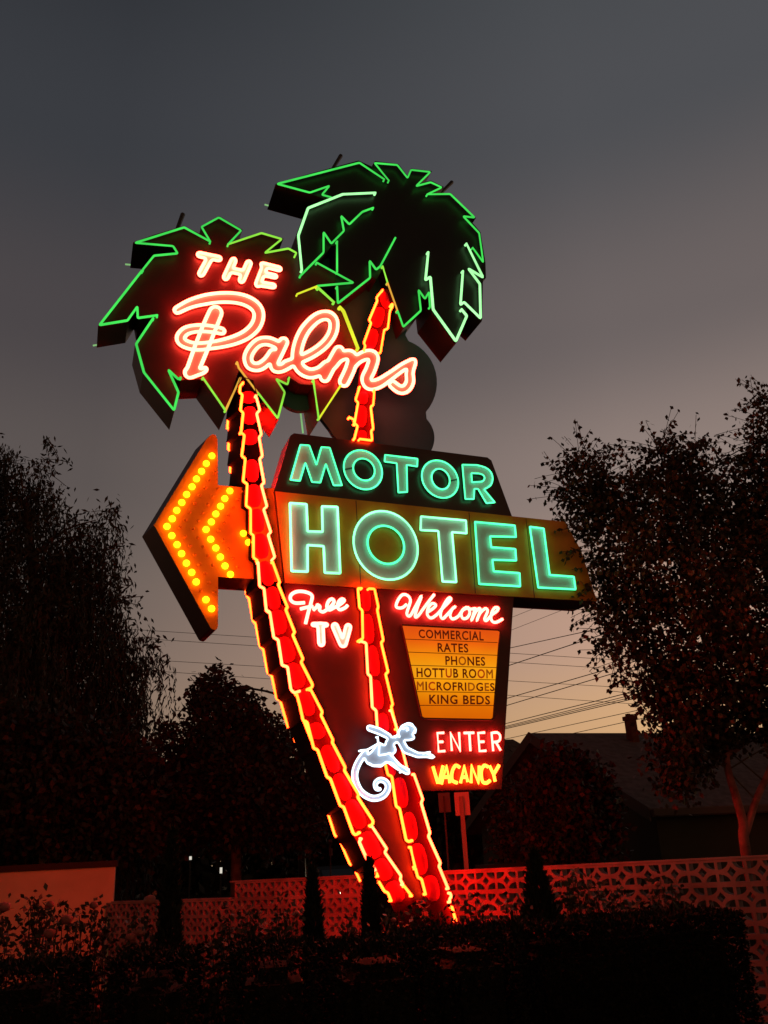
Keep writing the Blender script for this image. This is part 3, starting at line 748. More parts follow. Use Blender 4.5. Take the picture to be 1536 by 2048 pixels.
def tree(name, label, cat, poly, Y, rmax, ncl, per, ln, wd, spread, m, trunk, r0, mb, group=None, sprigs=0, hang=0.0, nbranch=40, extra=()):
    """trunk and limbs as tapered tubes, then leaf clusters through the whole crown"""
    base = at(trunk[0][0], trunk[0][1], Y); base[2] = 0
    root = empty(name, base); tag(root, label, cat, group)
    T = [base * 0] + [at(x, y, Y) - base for x, y in trunk]
    T = [Vector(p) for p in spline([tuple(p) for p in T], 4)]
    wood = MB(); wood.tube(T, r0, 8, taper=list(np.linspace(r0, r0 * .22, len(T))))
    limbs = [T[len(T) // 3:]]
    for path, ra in extra:
        q = [Vector(p) for p in spline([tuple(at(x, y, Y + dy) - base) for x, y, dy in path], 4)]
        wood.tube(q, ra, 7, taper=list(np.linspace(ra, ra * .22, len(q)))); limbs.append(q)
    twig = MB()
    C, px = fill(poly, ncl, Y, rmax); C = C - base
    for k in range(nbranch):
        c = Vector(C[k]); lb = rnd.choice(limbs); s = min(lb[::2], key=lambda q: (q - c).length + max(0, q.z - c.z + .2) * 2)
        mid = (s + c) / 2 + Vector((0, 0, .12 * (s - c).length))
        q = [Vector(p) for p in spline([tuple(s), tuple(mid), tuple(c)], 4)]
        ra = r0 * .16; twig.tube(q, ra, 5, taper=list(np.linspace(ra, ra * .25, len(q))))
    P = []; D = []
    ctr = C.mean(0)
    for c in C:
        k = max(3, int(per * rnd.uniform(.5, 1.5)))
        q = c + npr.normal(size=(k, 3)) * spread
        d = npr.normal(size=(k, 3)) + np.array([0, 0, -hang])
        P.append(q); D.append(d)
    n = len(poly)
    for k in range(sprigs):
        i = rnd.randrange(n); t = rnd.random()
        x = poly[i - 1][0] + (poly[i][0] - poly[i - 1][0]) * t; y = poly[i - 1][1] + (poly[i][1] - poly[i - 1][1]) * t
        if not (-60 < x < 1640) or (name == 'birch_tree' and y > 1470) or math.hypot(x - 1266, y - 1465) < 75: continue
        ex, ey = poly[i][0] - poly[i - 1][0], poly[i][1] - poly[i - 1][1]; el = math.hypot(ex, ey) + 1e-6
        s_ = 1 if area2(poly) > 0 else -1
        ox, oy = ey / el * s_, -ex / el * s_
        a = rnd.uniform(-.7, .7); ox, oy = ox * math.cos(a) - oy * math.sin(a), ox * math.sin(a) + oy * math.cos(a)
        ln2 = rnd.uniform(.25, 1.0) * sprig_len
        yy = Y + rnd.uniform(-.25, .25) * rmax
        pts = [at(x + ox * ln2 * f - ox * 25 * (1 - f), y + oy * ln2 * f - oy * 25 * (1 - f) + (f * f) * 10 * hang, yy) - base for f in (0, .35, .7, 1)]
        pts = [Vector(p) for p in spline([tuple(p) for p in pts], 3)]
        twig.tube(pts, ln * .05, 4)
        kk = rnd.randint(6, 11)
        for j in range(kk):
            p = pts[min(len(pts) - 1, int((j + .7) / kk * len(pts)))]
            P.append(np.array([p]) + npr.normal(size=(1, 3)) * ln * .25); D.append(npr.normal(size=(1, 3)) * .8 + np.array([[0, 0, -1.0 * hang - .2]]))
    cards('crown', np.concatenate(P), np.concatenate(D), ln, wd, m, root)
    if mb is m_bark2: wood.add(twig.v, twig.f)
    else: twig.build('branches', m_bark2, root)
    wood.build('trunk', mb, root, True)
    return root
sprig_len = 72
# the birch on the right, in front of the sign's far end
birch = zP('1128,962 1152,900 1180,898 1220,945 1245,985 1272,950 1284,900 1322,868 1352,905 1395,880 1412,915 1428,975 1470,950 1492,880 1506,800 1530,790 1545,850 1600,760 1700,820 1790,980 1800,1250 1760,1450 1660,1540 1560,1500 1500,1480 1440,1500 1400,1560 1350,1600 1310,1560 1285,1500 1312,1462 1296,1425 1272,1392 1290,1345 1245,1300 1222,1305 1225,1270 1250,1245 1205,1232 1215,1185 1180,1130 1165,1080 1172,1030 1135,1005')
birch = [(x - 10 if x < 1260 and 930 < y < 1280 else x, y) for x, y in birch]
tree('birch_tree', 'leafy birch overlapping the end of the sign, with a forked pale trunk behind the wall', 'tree', birch, 9.55, 1.35, 3500, 17, .062, .050, .08, m_leaf,
     [(1492, 1708), (1487, 1650), (1474, 1600), (1456, 1540), (1450, 1490), (1432, 1400), (1405, 1260), (1392, 1100), (1382, 960)], .060, m_bark, sprigs=420, hang=.8, nbranch=120,
     extra=[([(1490, 1668, 0), (1512, 1600, 0), (1545, 1520, .1), (1562, 1400, .2), (1540, 1200, .2), (1512, 1000, .1), (1506, 830, 0)], .042),
            ([(1452, 1510, 0), (1490, 1480, .2), (1500, 1400, .3), (1480, 1200, .4), (1460, 1000, .5)], .035)])
# weeping tree far left
sprig_len = 40
weep = zP('-200,860 -60,880 0,905 22,935 40,975 62,962 84,925 112,905 104,960 96,1005 118,1012 150,1022 152,1062 172,1075 188,1050 212,1025 238,1038 228,1080 232,1150 242,1195 262,1215 250,1240 280,1262 312,1300 318,1345 300,1362 284,1330 272,1390 284,1430 292,1500 300,1700 -250,1700')
weep = [(x * 1.03, y - 34) for x, y in weep]
weep_in = [(x * .97 - 4 if x > 0 else x, y + 22) for x, y in weep]
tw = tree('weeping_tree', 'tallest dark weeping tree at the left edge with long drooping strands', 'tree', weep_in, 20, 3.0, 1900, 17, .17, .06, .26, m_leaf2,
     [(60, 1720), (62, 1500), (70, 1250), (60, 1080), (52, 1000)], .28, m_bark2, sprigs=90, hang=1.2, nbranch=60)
P = []; D = []
Cw, _ = fill(weep, 420, 20, 3.0); basew = np.array(tw.location)
for c in Cw:
    for _k in range(16):
        a = npr.normal(size=2) * .24; ln_ = rnd.uniform(.5, 1.9); k = int(ln_ * 22); x = np.cumsum(npr.normal(size=(k, 2)) * .016, 0)
        r_ = math.hypot(*a)
        P.append(np.column_stack([c[0] + a[0] + x[:, 0], c[1] + a[1] + x[:, 1], c[2] - r_ * .8 - np.linspace(0, ln_, k)]) - basew); D.append(np.column_stack([npr.normal(size=(k, 2)) * .3, -np.ones(k)]))
cards('drooping_strands', np.concatenate(P), np.concatenate(D), .12, .034, m_leaf2, tw)
# pointed tree in the middle distance
sprig_len = 26
cone = zP('432,1330 442,1365 455,1372 462,1405 485,1380 505,1420 520,1415 535,1450 556,1440 570,1480 592,1490 606,1520 622,1560 640,1690 300,1690 296,1540 320,1525 326,1470 334,1445 344,1490 372,1465 390,1460 375,1420 400,1400 390,1370 415,1360')
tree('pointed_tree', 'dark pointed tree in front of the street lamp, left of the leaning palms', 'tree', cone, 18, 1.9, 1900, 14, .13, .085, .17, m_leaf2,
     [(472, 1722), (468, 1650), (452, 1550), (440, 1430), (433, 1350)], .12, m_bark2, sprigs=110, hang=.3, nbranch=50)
# rounder tree below the weeping one, and dark ones that close the view behind the sign
lowl = zP('-160,1470 -60,1440 40,1425 120,1440 190,1460 240,1480 268,1510 290,1500 310,1530 318,1600 310,1700 -160,1700')
tree('round_tree', 'broad dark tree standing over the cream wall at the left', 'tree', lowl, 16.5, 1.8, 1500, 16, .14, .09, .2, m_leaf2, [(90, 1745), (92, 1650), (100, 1560), (95, 1480)], .16, m_bark2, sprigs=40, nbranch=30)
mid1 = zP('560,1590 600,1570 640,1560 690,1565 740,1540 800,1545 812,1600 815,1725 560,1725')
tree('round_tree', 'low dark tree glimpsed between the leaning palm trunks', 'tree', mid1, 32, 2.2, 700, 10, .26, .18, .35, m_leaf2, [(690, 1735), (690, 1690), (695, 1640), (700, 1600)], .2, m_bark2, sprigs=20, nbranch=20)
mid2 = zP('800,1560 850,1530 900,1520 960,1535 1010,1560 1030,1600 1035,1700 800,1720')
tree('round_tree', 'dark tree behind the two small traffic sign boards', 'tree', mid2, 26, 2.2, 900, 10, .22, .15, .3, m_leaf2, [(915, 1725), (912, 1690), (910, 1640), (908, 1580)], .2, m_bark2, sprigs=20, nbranch=20)
bush = zP('1075,1560 1090,1530 1120,1512 1150,1520 1180,1535 1200,1570 1215,1620 1222,1700 1065,1706 1060,1640')
tree('garden_bush', 'tall dark bush growing against the gable of the bungalow', 'bush', bush, 13.5, .9, 1100, 16, .10, .065, .14, m_leaf2, [(1150, 1712), (1148, 1680), (1145, 1630), (1140, 1570)], .06, m_bark2, sprigs=20, nbranch=25)
bush2 = zP('1010,1600 1030,1575 1060,1570 1075,1600 1085,1650 1080,1712 1000,1716')
tree('garden_bush', 'lower loose bush left of the tall one, near a pale bin', 'bush', bush2, 15.5, .7, 500, 9, .10, .06, .14, m_leaf, [(1045, 1718), (1045, 1690), (1044, 1640), (1043, 1600)], .05, m_bark2, sprigs=16, nbranch=20)

# --- the far side of the gardens: one dark mass of shrubs and trees along the horizon
nfar = 44000
xf = npr.uniform(-75, 75, nfar); prof_ = 5.2 + 1.1 * np.sin(xf * .23) + .8 * np.sin(xf * .61 + 1) + .5 * np.sin(xf * 1.7)
zf = npr.random_sample(nfar) ** .8 * prof_
Pf = np.column_stack([xf, 62 + .15 * xf + npr.normal(size=nfar) * 1.5, zf])
tag(cards('distant_shrubs', Pf, npr.normal(size=(nfar, 3)), .75, .5, m_leaf2), kind='stuff')
# --- bungalow behind the wall on the right
A = at(1059, 1466, 19.0)
lo, hi = 15.0, 60.0
for _ in range(60):
    md = (lo + hi) / 2; q = at(1420, 1466, md)
    if q[2] > A[2]: hi = md
    else: lo = md
Bq = at(1420, 1466, lo); e1 = (Bq - A); e1[2] = 0; e1 /= np.linalg.norm(e1); e2 = np.array([e1[1], -e1[0], 0])
house = empty('bungalow', (A[0], A[1], 0), math.atan2(e1[1], e1[0]))
tag(house, 'low dark bungalow with a shingle gable roof and brick chimney beyond the wall', 'house')
HR, HE, HW, HLn = A[2], 2.15, 3.7, 13.0       # ridge, eave, half width, length; local x along the ridge, -y towards the street
w = MB()
w.add([(.35, -HW + .35, 0), (.35, HW - .35, 0), (.35, HW - .35, HE + .15), (.35, 0, HR - .2), (.35, -HW + .35, HE + .15)], [(4, 3, 2, 1, 0)])
w.add([(HLn - .35, -HW + .35, 0), (HLn - .35, HW - .35, 0), (HLn - .35, HW - .35, HE + .15), (HLn - .35, 0, HR - .2), (HLn - .35, -HW + .35, HE + .15)], [(0, 1, 2, 3, 4)])
for s in (-1, 1): w.add([(.35, s * (HW - .35), 0), (HLn - .35, s * (HW - .35), 0), (HLn - .35, s * (HW - .35), HE + .15), (.35, s * (HW - .35), HE + .15)], [(0, 1, 2, 3)])
w.build('wall', m_siding, house)
rf = MB()
for s in (-1, 1):
    a = [(0, 0, HR), (HLn, 0, HR), (HLn, s * HW, HE), (0, s * HW, HE)]
    rf.add(a + [(x, y, z - .14) for x, y, z in a], [(0, 1, 2, 3), (4, 5, 6, 7), (0, 3, 7, 4), (1, 2, 6, 5), (2, 3, 7, 6)])
roof = rf.build('roof', m_roof, house)
bb = MB()
for s in (-1, 1):
    a = [(-.03, 0, HR + .02), (-.03, s * HW, HE + .02), (-.03, s * HW, HE - .2), (-.03, 0, HR - .2)]
    bb.add(a + [(x + .025, y, z) for x, y, z in a], [(0, 1, 2, 3), (4, 5, 6, 7), (0, 1, 5, 4), (2, 3, 7, 6), (1, 2, 6, 5)])
bb.build('rake_board', m_trim, house)
g = MB(); g.box(0, HLn, -HW - .1, -HW - .005, HE - .12, HE - .02); g.build('gutter', m_trim, house)
def to_house(p): d = np.array(p) - np.array([A[0], A[1], 0]); return (np.dot(d, e1), np.dot(d, -e2), d[2])
lo, hi = 15.0, 40.0
for Yc in np.linspace(15, 40, 400):
    q = to_house(at(1266, 1478, Yc))
    if abs(q[2] - (HR - (HR - HE) / HW * abs(q[1]))) < .05: break
cx_, cy_ = q[0], min(q[1], -.1)
ch = MB(); ch.box(cx_ - .085, cx_ + .085, cy_ - .1, cy_ + .1, HR - 1.0, HR + .20); ch.box(cx_ - .108, cx_ + .108, cy_ - .125, cy_ + .125, HR + .202, HR + .29)
ch.box(cx_ - .075, cx_ - .01, cy_ - .05, cy_ + .05, HR + .292, HR + .34); ch.box(cx_ + .01, cx_ + .075, cy_ - .05, cy_ + .05, HR + .292, HR + .33)
ch.build('chimney', m_brick, roof)
for x0 in (3.2, 6.2, 9.4):
    f = MB()
    for a in ((x0 - .06, x0, .95, 1.9), (x0 + 1.1, x0 + 1.16, .95, 1.9), (x0, x0 + 1.1, .95, 1.01), (x0, x0 + 1.1, 1.84, 1.9), (x0 + .52, x0 + .58, 1.01, 1.84)):
        f.box(a[0], a[1], -HW + .28, -HW + .352, a[2], a[3])
    fo = f.build('window', m_trim, house); p = MB(); p.box(x0, x0 + 1.1, -HW + .32, -HW + .348, 1.0, 1.85); p.build('pane', m_winlit if x0 > 4 else m_glass, fo)
f = MB()
for a in ((-.5, -.43, 2.2, 3.05), (.43, .5, 2.2, 3.05), (-.43, .43, 2.2, 2.27), (-.43, .43, 2.98, 3.05)): f.box(.30, .352, a[0], a[1], a[2], a[3])
fo = f.build('window', m_trim, house); p = MB(); p.box(.33, .348, -.43, .43, 2.25, 3.0); p.build('pane', m_glass, fo)
# another roof farther off
q = at(985, 1480, 34)
h2 = empty('distant_house', (q[0], q[1], 0), .15); tag(h2, 'distant dark hipped roof seen just left of the bungalow gable', 'house')
z2 = q[2]; w = MB(); w.box(-4.2, 3.2, -3, 3, 0, 2.6); w.build('wall', m_siding, h2)
w = MB(); w.add([(-4.8, -3.6, 2.55), (4.0, -3.6, 2.55), (4.0, 3.6, 2.55), (-4.8, 3.6, 2.55), (-2.2, 0, z2), (.8, 0, z2)], [(0, 1, 5, 4), (2, 3, 4, 5), (1, 2, 5), (3, 0, 4), (3, 2, 1, 0)]); w.build('roof', m_roof, h2)

# --- the pierced block wall
Lp, Rp = at(222, 1812, 14.1), at(1600, 1710, 7.75)
Lp[2] = Rp[2] = 0; wdir = Rp - Lp; wlen = np.linalg.norm(wdir); wdir /= wlen
wall = empty('block_wall', Lp, math.atan2(wdir[1], wdir[0]))
tag(wall, 'pierced breeze block garden wall stepping down to the left, lit red', 'wall')
BW, BH, BT = .255, .2, .09
def block_mesh(bw, bh):
    cx0, cx1, cz0, cz1 = .055 * bw, .945 * bw, .105 * bh, .895 * bh
    ax, az = .365 * bw, .305 * bh
    loops = [[(0, 0), (bw, 0), (bw, bh), (0, bh)]]
    K = 5
    for (px_, pz_, sx, sz) in ((cx0, cz0, 1, 1), (cx1, cz0, -1, 1), (cx1, cz1, -1, -1), (cx0, cz1, 1, -1)):
        loops.append([(px_, pz_)] + [(px_ + sx * ax * math.cos(a), pz_ + sz * az * math.sin(a)) for a in np.linspace(0, math.pi / 2, K + 1)])
    star = []
    for j in range(24):
        a = 2 * math.pi * j / 24; c_, s_ = math.cos(a), math.sin(a)
        star.append((bw / 2 + .150 * bw * math.copysign(abs(c_) ** 2.0, c_), bh / 2 + .20 * bh * math.copysign(abs(s_) ** 2.0, s_)))
    loops.append(star)
    bm = bmesh.new(); es = []; fr = []
    for lp in loops:
        vs = [bm.verts.new((x, 0, z)) for x, z in lp]; fr.append(vs)
        for i in range(len(vs)): es.append(bm.edges.new((vs[i - 1], vs[i])))
    bmesh.ops.triangle_fill(bm, use_beauty=True, edges=es, normal=(0, -1, 0))
    bm.verts.index_update()
    tris = [[v.index for v in f.verts] for f in bm.faces]; n = len(bm.verts); co = [tuple(v.co) for v in bm.verts]
    lidx = [[v.index for v in vs] for vs in fr]; bm.free()
    V = co + [(x, BT, z) for x, y, z in co]; Fq = [t for t in tris] + [[i + n for i in t[::-1]] for t in tris]
    for li in lidx[1:]:
        for i in range(len(li)): Fq.append([li[i - 1], li[i], li[i] + n, li[i - 1] + n])
    return V, Fq
BV, BF = block_mesh(BW, BH); BV = np.array(BV)
wb = MB(); step_x = np.dot(at(458, 1768, 12.35) - Lp, wdir)
ncol = int(wlen * 1.4 / BW) + 2
sh = lambda x: -.075 * (1 - x / wlen) + .03
for r in range(7):
    z0 = .02 + r * BH; off = -(BW / 2) * (r % 2)
    for c in range(ncol):
        x0 = c * BW + off
        if x0 < -BW or (r == 6 and x0 < step_x): continue
        v = BV + np.array([x0, 0, z0]); v[:, 2] += [sh(x) for x in v[:, 0]]
        wb.add([tuple(p) for p in v], BF)
wb.build('pierced_blocks', m_block, wall)
cp = MB()
for xa, xb, zt in ((0, step_x - .02, 1.222), (step_x, ncol * BW, 1.422)):
    a = [(xa, -.005, zt + sh(xa)), (xb, -.005, zt + sh(xb)), (xb, BT + .005, zt + sh(xb)), (xa, BT + .005, zt + sh(xa))]
    cp.add(a + [(x, y, z + .016) for x, y, z in a], [(0, 1, 2, 3), (4, 5, 6, 7), (0, 1, 5, 4), (1, 2, 6, 5), (2, 3, 7, 6), (3, 0, 4, 7)])
cp.build('coping', m_block, wall)
# --- cream wall at the left
a = at(-160, 1735, 13.6); b_ = at(231, 1725, 14.25)
cw = empty('cream_wall', (a[0], a[1], 0), math.atan2(b_[1] - a[1], b_[0] - a[0]))
tag(cw, 'plain cream stucco wall at the far left, behind rose stems', 'wall')
ln_ = math.hypot(b_[0] - a[0], b_[1] - a[1]); w = MB(); w.box(0, ln_, 0, .2, 0, b_[2] - .06); w.build('wall', m_wallw, cw)
w = MB(); w.box(-.05, ln_ + .03, -.04, .24, b_[2] - .058, b_[2] + .03); w.build('coping', m_cap, cw)

# --- clipped hedges along the front
def hedge(pl_, pr_, yl, yr, Yl, Yr, label):
    a, b = at(pl_, yl, Yl), at(pr_, yr, Yr); ln2 = math.hypot(b[0] - a[0], b[1] - a[1]); zt = (a[2] + b[2]) / 2
    root = empty('box_hedge', ((a[0] + b[0]) / 2, (a[1] + b[1]) / 2, 0), math.atan2(b[1] - a[1], b[0] - a[0])); tag(root, label, 'hedge', 'clipped hedges along the front')
    h, d = ln2 / 2, .75
    bm = bmesh.new(); bmesh.ops.create_cube(bm, size=1)
    for v in bm.verts: v.co = Vector((v.co.x * (2 * h - .16), v.co.y * (d - .16) + d / 2, (v.co.z + .5) * (zt - .12)))
    bmesh.ops.bevel(bm, geom=list(bm.edges), offset=.09, segments=3, affect='EDGES')
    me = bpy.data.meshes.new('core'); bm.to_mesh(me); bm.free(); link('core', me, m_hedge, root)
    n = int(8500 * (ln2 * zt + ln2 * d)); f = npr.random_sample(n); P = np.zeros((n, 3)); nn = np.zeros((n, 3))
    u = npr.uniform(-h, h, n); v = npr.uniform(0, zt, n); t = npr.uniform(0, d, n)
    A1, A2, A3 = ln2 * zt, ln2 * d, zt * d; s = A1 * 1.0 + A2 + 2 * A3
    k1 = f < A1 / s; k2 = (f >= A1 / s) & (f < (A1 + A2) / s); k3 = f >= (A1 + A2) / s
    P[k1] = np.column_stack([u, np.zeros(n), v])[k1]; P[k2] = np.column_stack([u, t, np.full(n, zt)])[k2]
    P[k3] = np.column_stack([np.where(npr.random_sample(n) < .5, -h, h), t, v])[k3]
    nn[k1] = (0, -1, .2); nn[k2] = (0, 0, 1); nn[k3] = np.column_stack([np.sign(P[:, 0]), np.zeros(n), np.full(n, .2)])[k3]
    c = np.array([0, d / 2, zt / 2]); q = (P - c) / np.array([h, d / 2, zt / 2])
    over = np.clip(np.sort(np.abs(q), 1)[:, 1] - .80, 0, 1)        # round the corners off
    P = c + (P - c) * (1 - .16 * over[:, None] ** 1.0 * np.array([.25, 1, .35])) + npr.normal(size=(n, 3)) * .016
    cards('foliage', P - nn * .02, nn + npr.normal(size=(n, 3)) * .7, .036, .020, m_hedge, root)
hedge(1046, 1486, 1856, 1826, 6.55, 7.05, 'longest clipped hedge, at the right end of the row')
hedge(874, 1040, 1871, 1862, 6.3, 6.45, 'clipped hedge below the palm trunks, second from the right')
hedge(672, 862, 1894, 1886, 6.05, 6.2, 'clipped hedge just left of the palm trunk feet')
hedge(462, 630, 1901, 1894, 5.95, 6.02, 'clipped hedge below the rose bush and narrow cypress')
hedge(216, 386, 1921, 1913, 5.85, 5.92, 'clipped hedge below the tallest cypress')
hedge(-80, 132, 1946, 1938, 5.75, 5.82, 'clipped hedge in the bottom left corner')

# --- narrow cypresses
def cypress(px_, top, wpx, Y, full, label):
    t = at(px_, top, Y); root = empty('cypress', (t[0], t[1], 0)); tag(root, label, 'shrub', 'narrow cypresses in the flower bed')
    H = t[2]; R = wpx / 2 * Y / F_PX; n = 4200
    zz = npr.random_sample(n) ** .8 * H
    rr = R * (1 - (zz / H) ** full) * npr.uniform(.55, 1.04, n); th = npr.uniform(0, 2 * math.pi, n)
    P = np.column_stack([rr * np.cos(th), rr * np.sin(th), zz]); D = np.column_stack([np.cos(th) * .6, np.sin(th) * .6, np.full(n, 1.3)]) + npr.normal(size=(n, 3)) * .35
    cards('foliage', P, D, .065, .022, m_needle, root)
    b = MB(); b.tube([(0, 0, 0), (0, 0, H * .9)], .03, 6, taper=[.04, .008]); b.build('trunk', m_bark2, root)
cypress(1068, 1708, 185, 7.35, 1.25, 'dark cone cypress by the wall, right of the palm trunks')
cypress(625, 1742, 48, 7.6, 2.6, 'narrow dark cypress left of the leaning palms')
cypress(738, 1726, 40, 7.7, 3.0, 'slim dark cypress right against the left palm trunk')
cypress(346, 1666, 56, 7.0, 2.2, 'tallest narrow cypress, right of the cream wall')

# --- rose bushes
def bloom(parent, p, r):
    bm = bmesh.new(); bmesh.ops.create_icosphere(bm, subdivisions=2, radius=r)
    ph = rnd.random() * 6
    for v in bm.verts:
        a = math.atan2(v.co.y, v.co.x); v.co *= 1 + .14 * math.sin(5 * a + ph + v.co.z / r * 3) + rnd.uniform(-.04, .04); v.co.z *= .8
    for v in bm.verts: v.co += Vector(p)
    me = bpy.data.meshes.new('blossom'); bm.to_mesh(me); bm.free()
    o = link('blossom', me, m_petal, parent); me.polygons.foreach_set('use_smooth', [True] * len(me.polygons))
def rose(px_, top, wpx, Y, label, nb=3, blooms=()):
    t = at(px_, top, Y); base = np.array([t[0], t[1], 0]); root = empty('rose_bush', base); tag(root, label, 'rose bush', 'rose bushes in the bed')
    H = t[2]; R = wpx / 2 * Y / F_PX; wd_ = MB(); P = []; D = []; tips = []
    for k in range(16):
        a = rnd.uniform(0, 6.283); rr = R * rnd.uniform(.1, 1); h = H * (1 - .38 * rnd.random() ** 1.5 * (1 if k else 0)) * (1 - .15 * rr / R)
        e = Vector((rr * math.cos(a), rr * math.sin(a) * .8, h)); q = [Vector(p) for p in spline([(rnd.uniform(-.05, .05), rnd.uniform(-.05, .05), 0), tuple(e * .5 + Vector((rnd.uniform(-.06, .06), 0, 0))), tuple(e)], 5)]
        wd_.tube(q, .006, 5, taper=list(np.linspace(.009, .003, len(q)))); tips.append(e)
        for j in range(46):
            p = q[min(len(q) - 1, int(rnd.random() ** .55 * len(q)))]
            P.append(np.array(p) + npr.normal(size=3) * np.array([.055, .055, .045])); D.append(npr.normal(size=3) + np.array([0, 0, -.2]))
    cards('foliage', np.array(P), np.array(D), .052, .034, m_rose, root)
    wd_.build('stem', m_rose, root)
    for x, y, r in blooms: bloom(root, at(x, y, Y - .12) - base, r)
    for k in range(nb): e = rnd.choice(tips); bloom(root, e * rnd.uniform(.75, 1.0) + Vector((0, -.03, .02)), rnd.uniform(.022, .034))
rose(-8, 1800, 90, 6.9, 'rose bush cut by the left edge, with a red bloom', 1, [(8, 1814, .045)])
rose(84, 1768, 80, 7.2, 'tall loose rose bush against the middle of the cream wall', 1)
rose(128, 1786, 80, 7.0, 'rose bush with pink blooms left of the cream wall end', 1, [(134, 1838, .04), (99, 1866, .042)])
rose(196, 1784, 90, 7.2, 'rose bush at the right end of the cream wall', 2)
rose(270, 1806, 90, 7.0, 'rose bush beside the tallest cypress with a round pale bloom on top', 2, [(300, 1801, .045), (262, 1874, .036), (281, 1864, .036)])
rose(462, 1822, 70, 7.3, 'low rose bush before the step in the block wall', 2)
rose(512, 1778, 90, 7.4, 'tall rose bush under the step in the block wall', 2)
rose(570, 1790, 90, 7.3, 'rose bush close to the left of the narrow cypress', 3)
rose(690, 1826, 90, 7.3, 'low rose bush between the narrow cypress and the slim one', 2)
rose(790, 1806, 80, 7.6, 'rose bush in front of the left palm trunk foot', 3)
rose(862, 1782, 80, 7.7, 'rose bush between the two palm trunk feet', 3)
rose(945, 1792, 90, 7.5, 'rose bush just right of the palm trunk feet', 2)
rose(1010, 1784, 80, 7.4, 'rose bush left of the dark cone cypress', 1)
rose(1140, 1738, 80, 7.3, 'tall rose bush right of the dark cone cypress', 1)
rose(1200, 1744, 90, 7.3, 'middle rose bush of the right hand group by the wall', 1)
rose(1262, 1750, 80, 7.35, 'rose bush fourth along from the right palm trunk foot', 1)
rose(1318, 1738, 70, 7.4, 'rightmost rose bush, above the long hedge', 1)
rose(420, 1858, 100, 6.9, 'lowest rose bush, right of the tallest cypress', 1)

# --- street lamp behind the sign
pt = at(600, 1402, 24); lampo = empty('street_lamp', (pt[0], pt[1], 0)); tag(lampo, 'dark unlit cobra head street lamp reaching out left behind the palm trunk', 'street lamp')
bo_ = np.array([pt[0], pt[1], 0]); b = MB(); b.tube([(0, 0, 0), (0, 0, pt[2] * .5), (0, 0, pt[2])], .08, 8, taper=[.11, .09, .06]); b.build('pole', m_dark, lampo, True)
b = MB(); b.tube([at(x, y, 24) - bo_ for x, y in ((600, 1402), (560, 1390), (530, 1382), (496, 1376))], .03, 6, taper=[.04, .035, .03, .028]); b.build('arm', m_dark, lampo, True)
hc = at(486, 1376, 24) - bo_; bm = bmesh.new(); bmesh.ops.create_uvsphere(bm, u_segments=12, v_segments=8, radius=1)
for v in bm.verts: v.co = Vector((v.co.x * .24 + hc[0], v.co.y * .12 + hc[1], v.co.z * (.07 if v.co.z > 0 else .11) + hc[2]))
me = bpy.data.meshes.new('lamp_head'); bm.to_mesh(me); bm.free(); link('lamp_head', me, m_dark, lampo)

# --- small traffic signs beyond the wall, seen from behind
def plate_sign(x0, x1, y0, y1, Y, label, post=True, mm=None, plates=None):
    c = at((x0 + x1) / 2, y1, Y); root = empty('street_sign', (c[0], c[1], 0)); tag(root, label, 'street sign', 'small street signs')
    for (a0, a1, b0, b1) in (plates or [(x0, x1, y0, y1)]):
        a = at(a0, b0, Y); b2 = at(a1, b1, Y); m_ = MB(); m_.box(a[0] - c[0], b2[0] - c[0], 0, .012, b2[2], a[2]); m_.build('plate', mm or m_plate, root)
    if post:
        zt = at((x0 + x1) / 2, y0, Y)[2]; b = MB(); w_ = .012 if mm else .028; b.box(-w_, w_, -.05, -.004, 0, zt - .05); b.build('post', m_dark if mm else m_post, root)
    return root
plate_sign(908, 941, 1585, 1630, 12.2, 'pale street sign plate seen from behind on a thin post, right of the palm trunk')
m_grey = mat('grey_plate', (.16, .15, .15), .6, .3)
plate_sign(876, 902, 1586, 1624, 14.5, 'duller grey street sign plate just left of the pale one', mm=m_grey)
plate_sign(657, 665, 1679, 1712, 24, 'two tiny stacked plates far off, left of the palm trunk', plates=[(657, 664.5, 1679, 1689), (657.5, 665.5, 1697, 1711)], mm=m_grey)
# --- pale bin by the bungalow
c = at(996, 1706, 15.0); bn = empty('wheelie_bin', (c[0], c[1], 0), .2); tag(bn, 'pale boxy bin standing in the dark before the bungalow', 'bin')
b = MB(); v = [(-.22, -.25, .06), (.22, -.25, .06), (.22, .25, .06), (-.22, .25, .06), (-.28, -.3, 1.35), (.28, -.3, 1.35), (.28, .3, 1.35), (-.28, .3, 1.35)]
b.add(v, [(3, 2, 1, 0), (4, 5, 6, 7), (0, 1, 5, 4), (1, 2, 6, 5), (2, 3, 7, 6), (3, 0, 4, 7)]); b.build('body', m_siding, bn)
b = MB(); b.box(-.3, .3, -.33, .33, 1.352, 1.42); b.build('lid', m_siding, bn)
for s in (-1, 1):
    b = MB(); b.tube([(s * .24, .22, .1), (s * .29, .22, .1)], .1, 10); b.build('wheel', m_dark, bn)

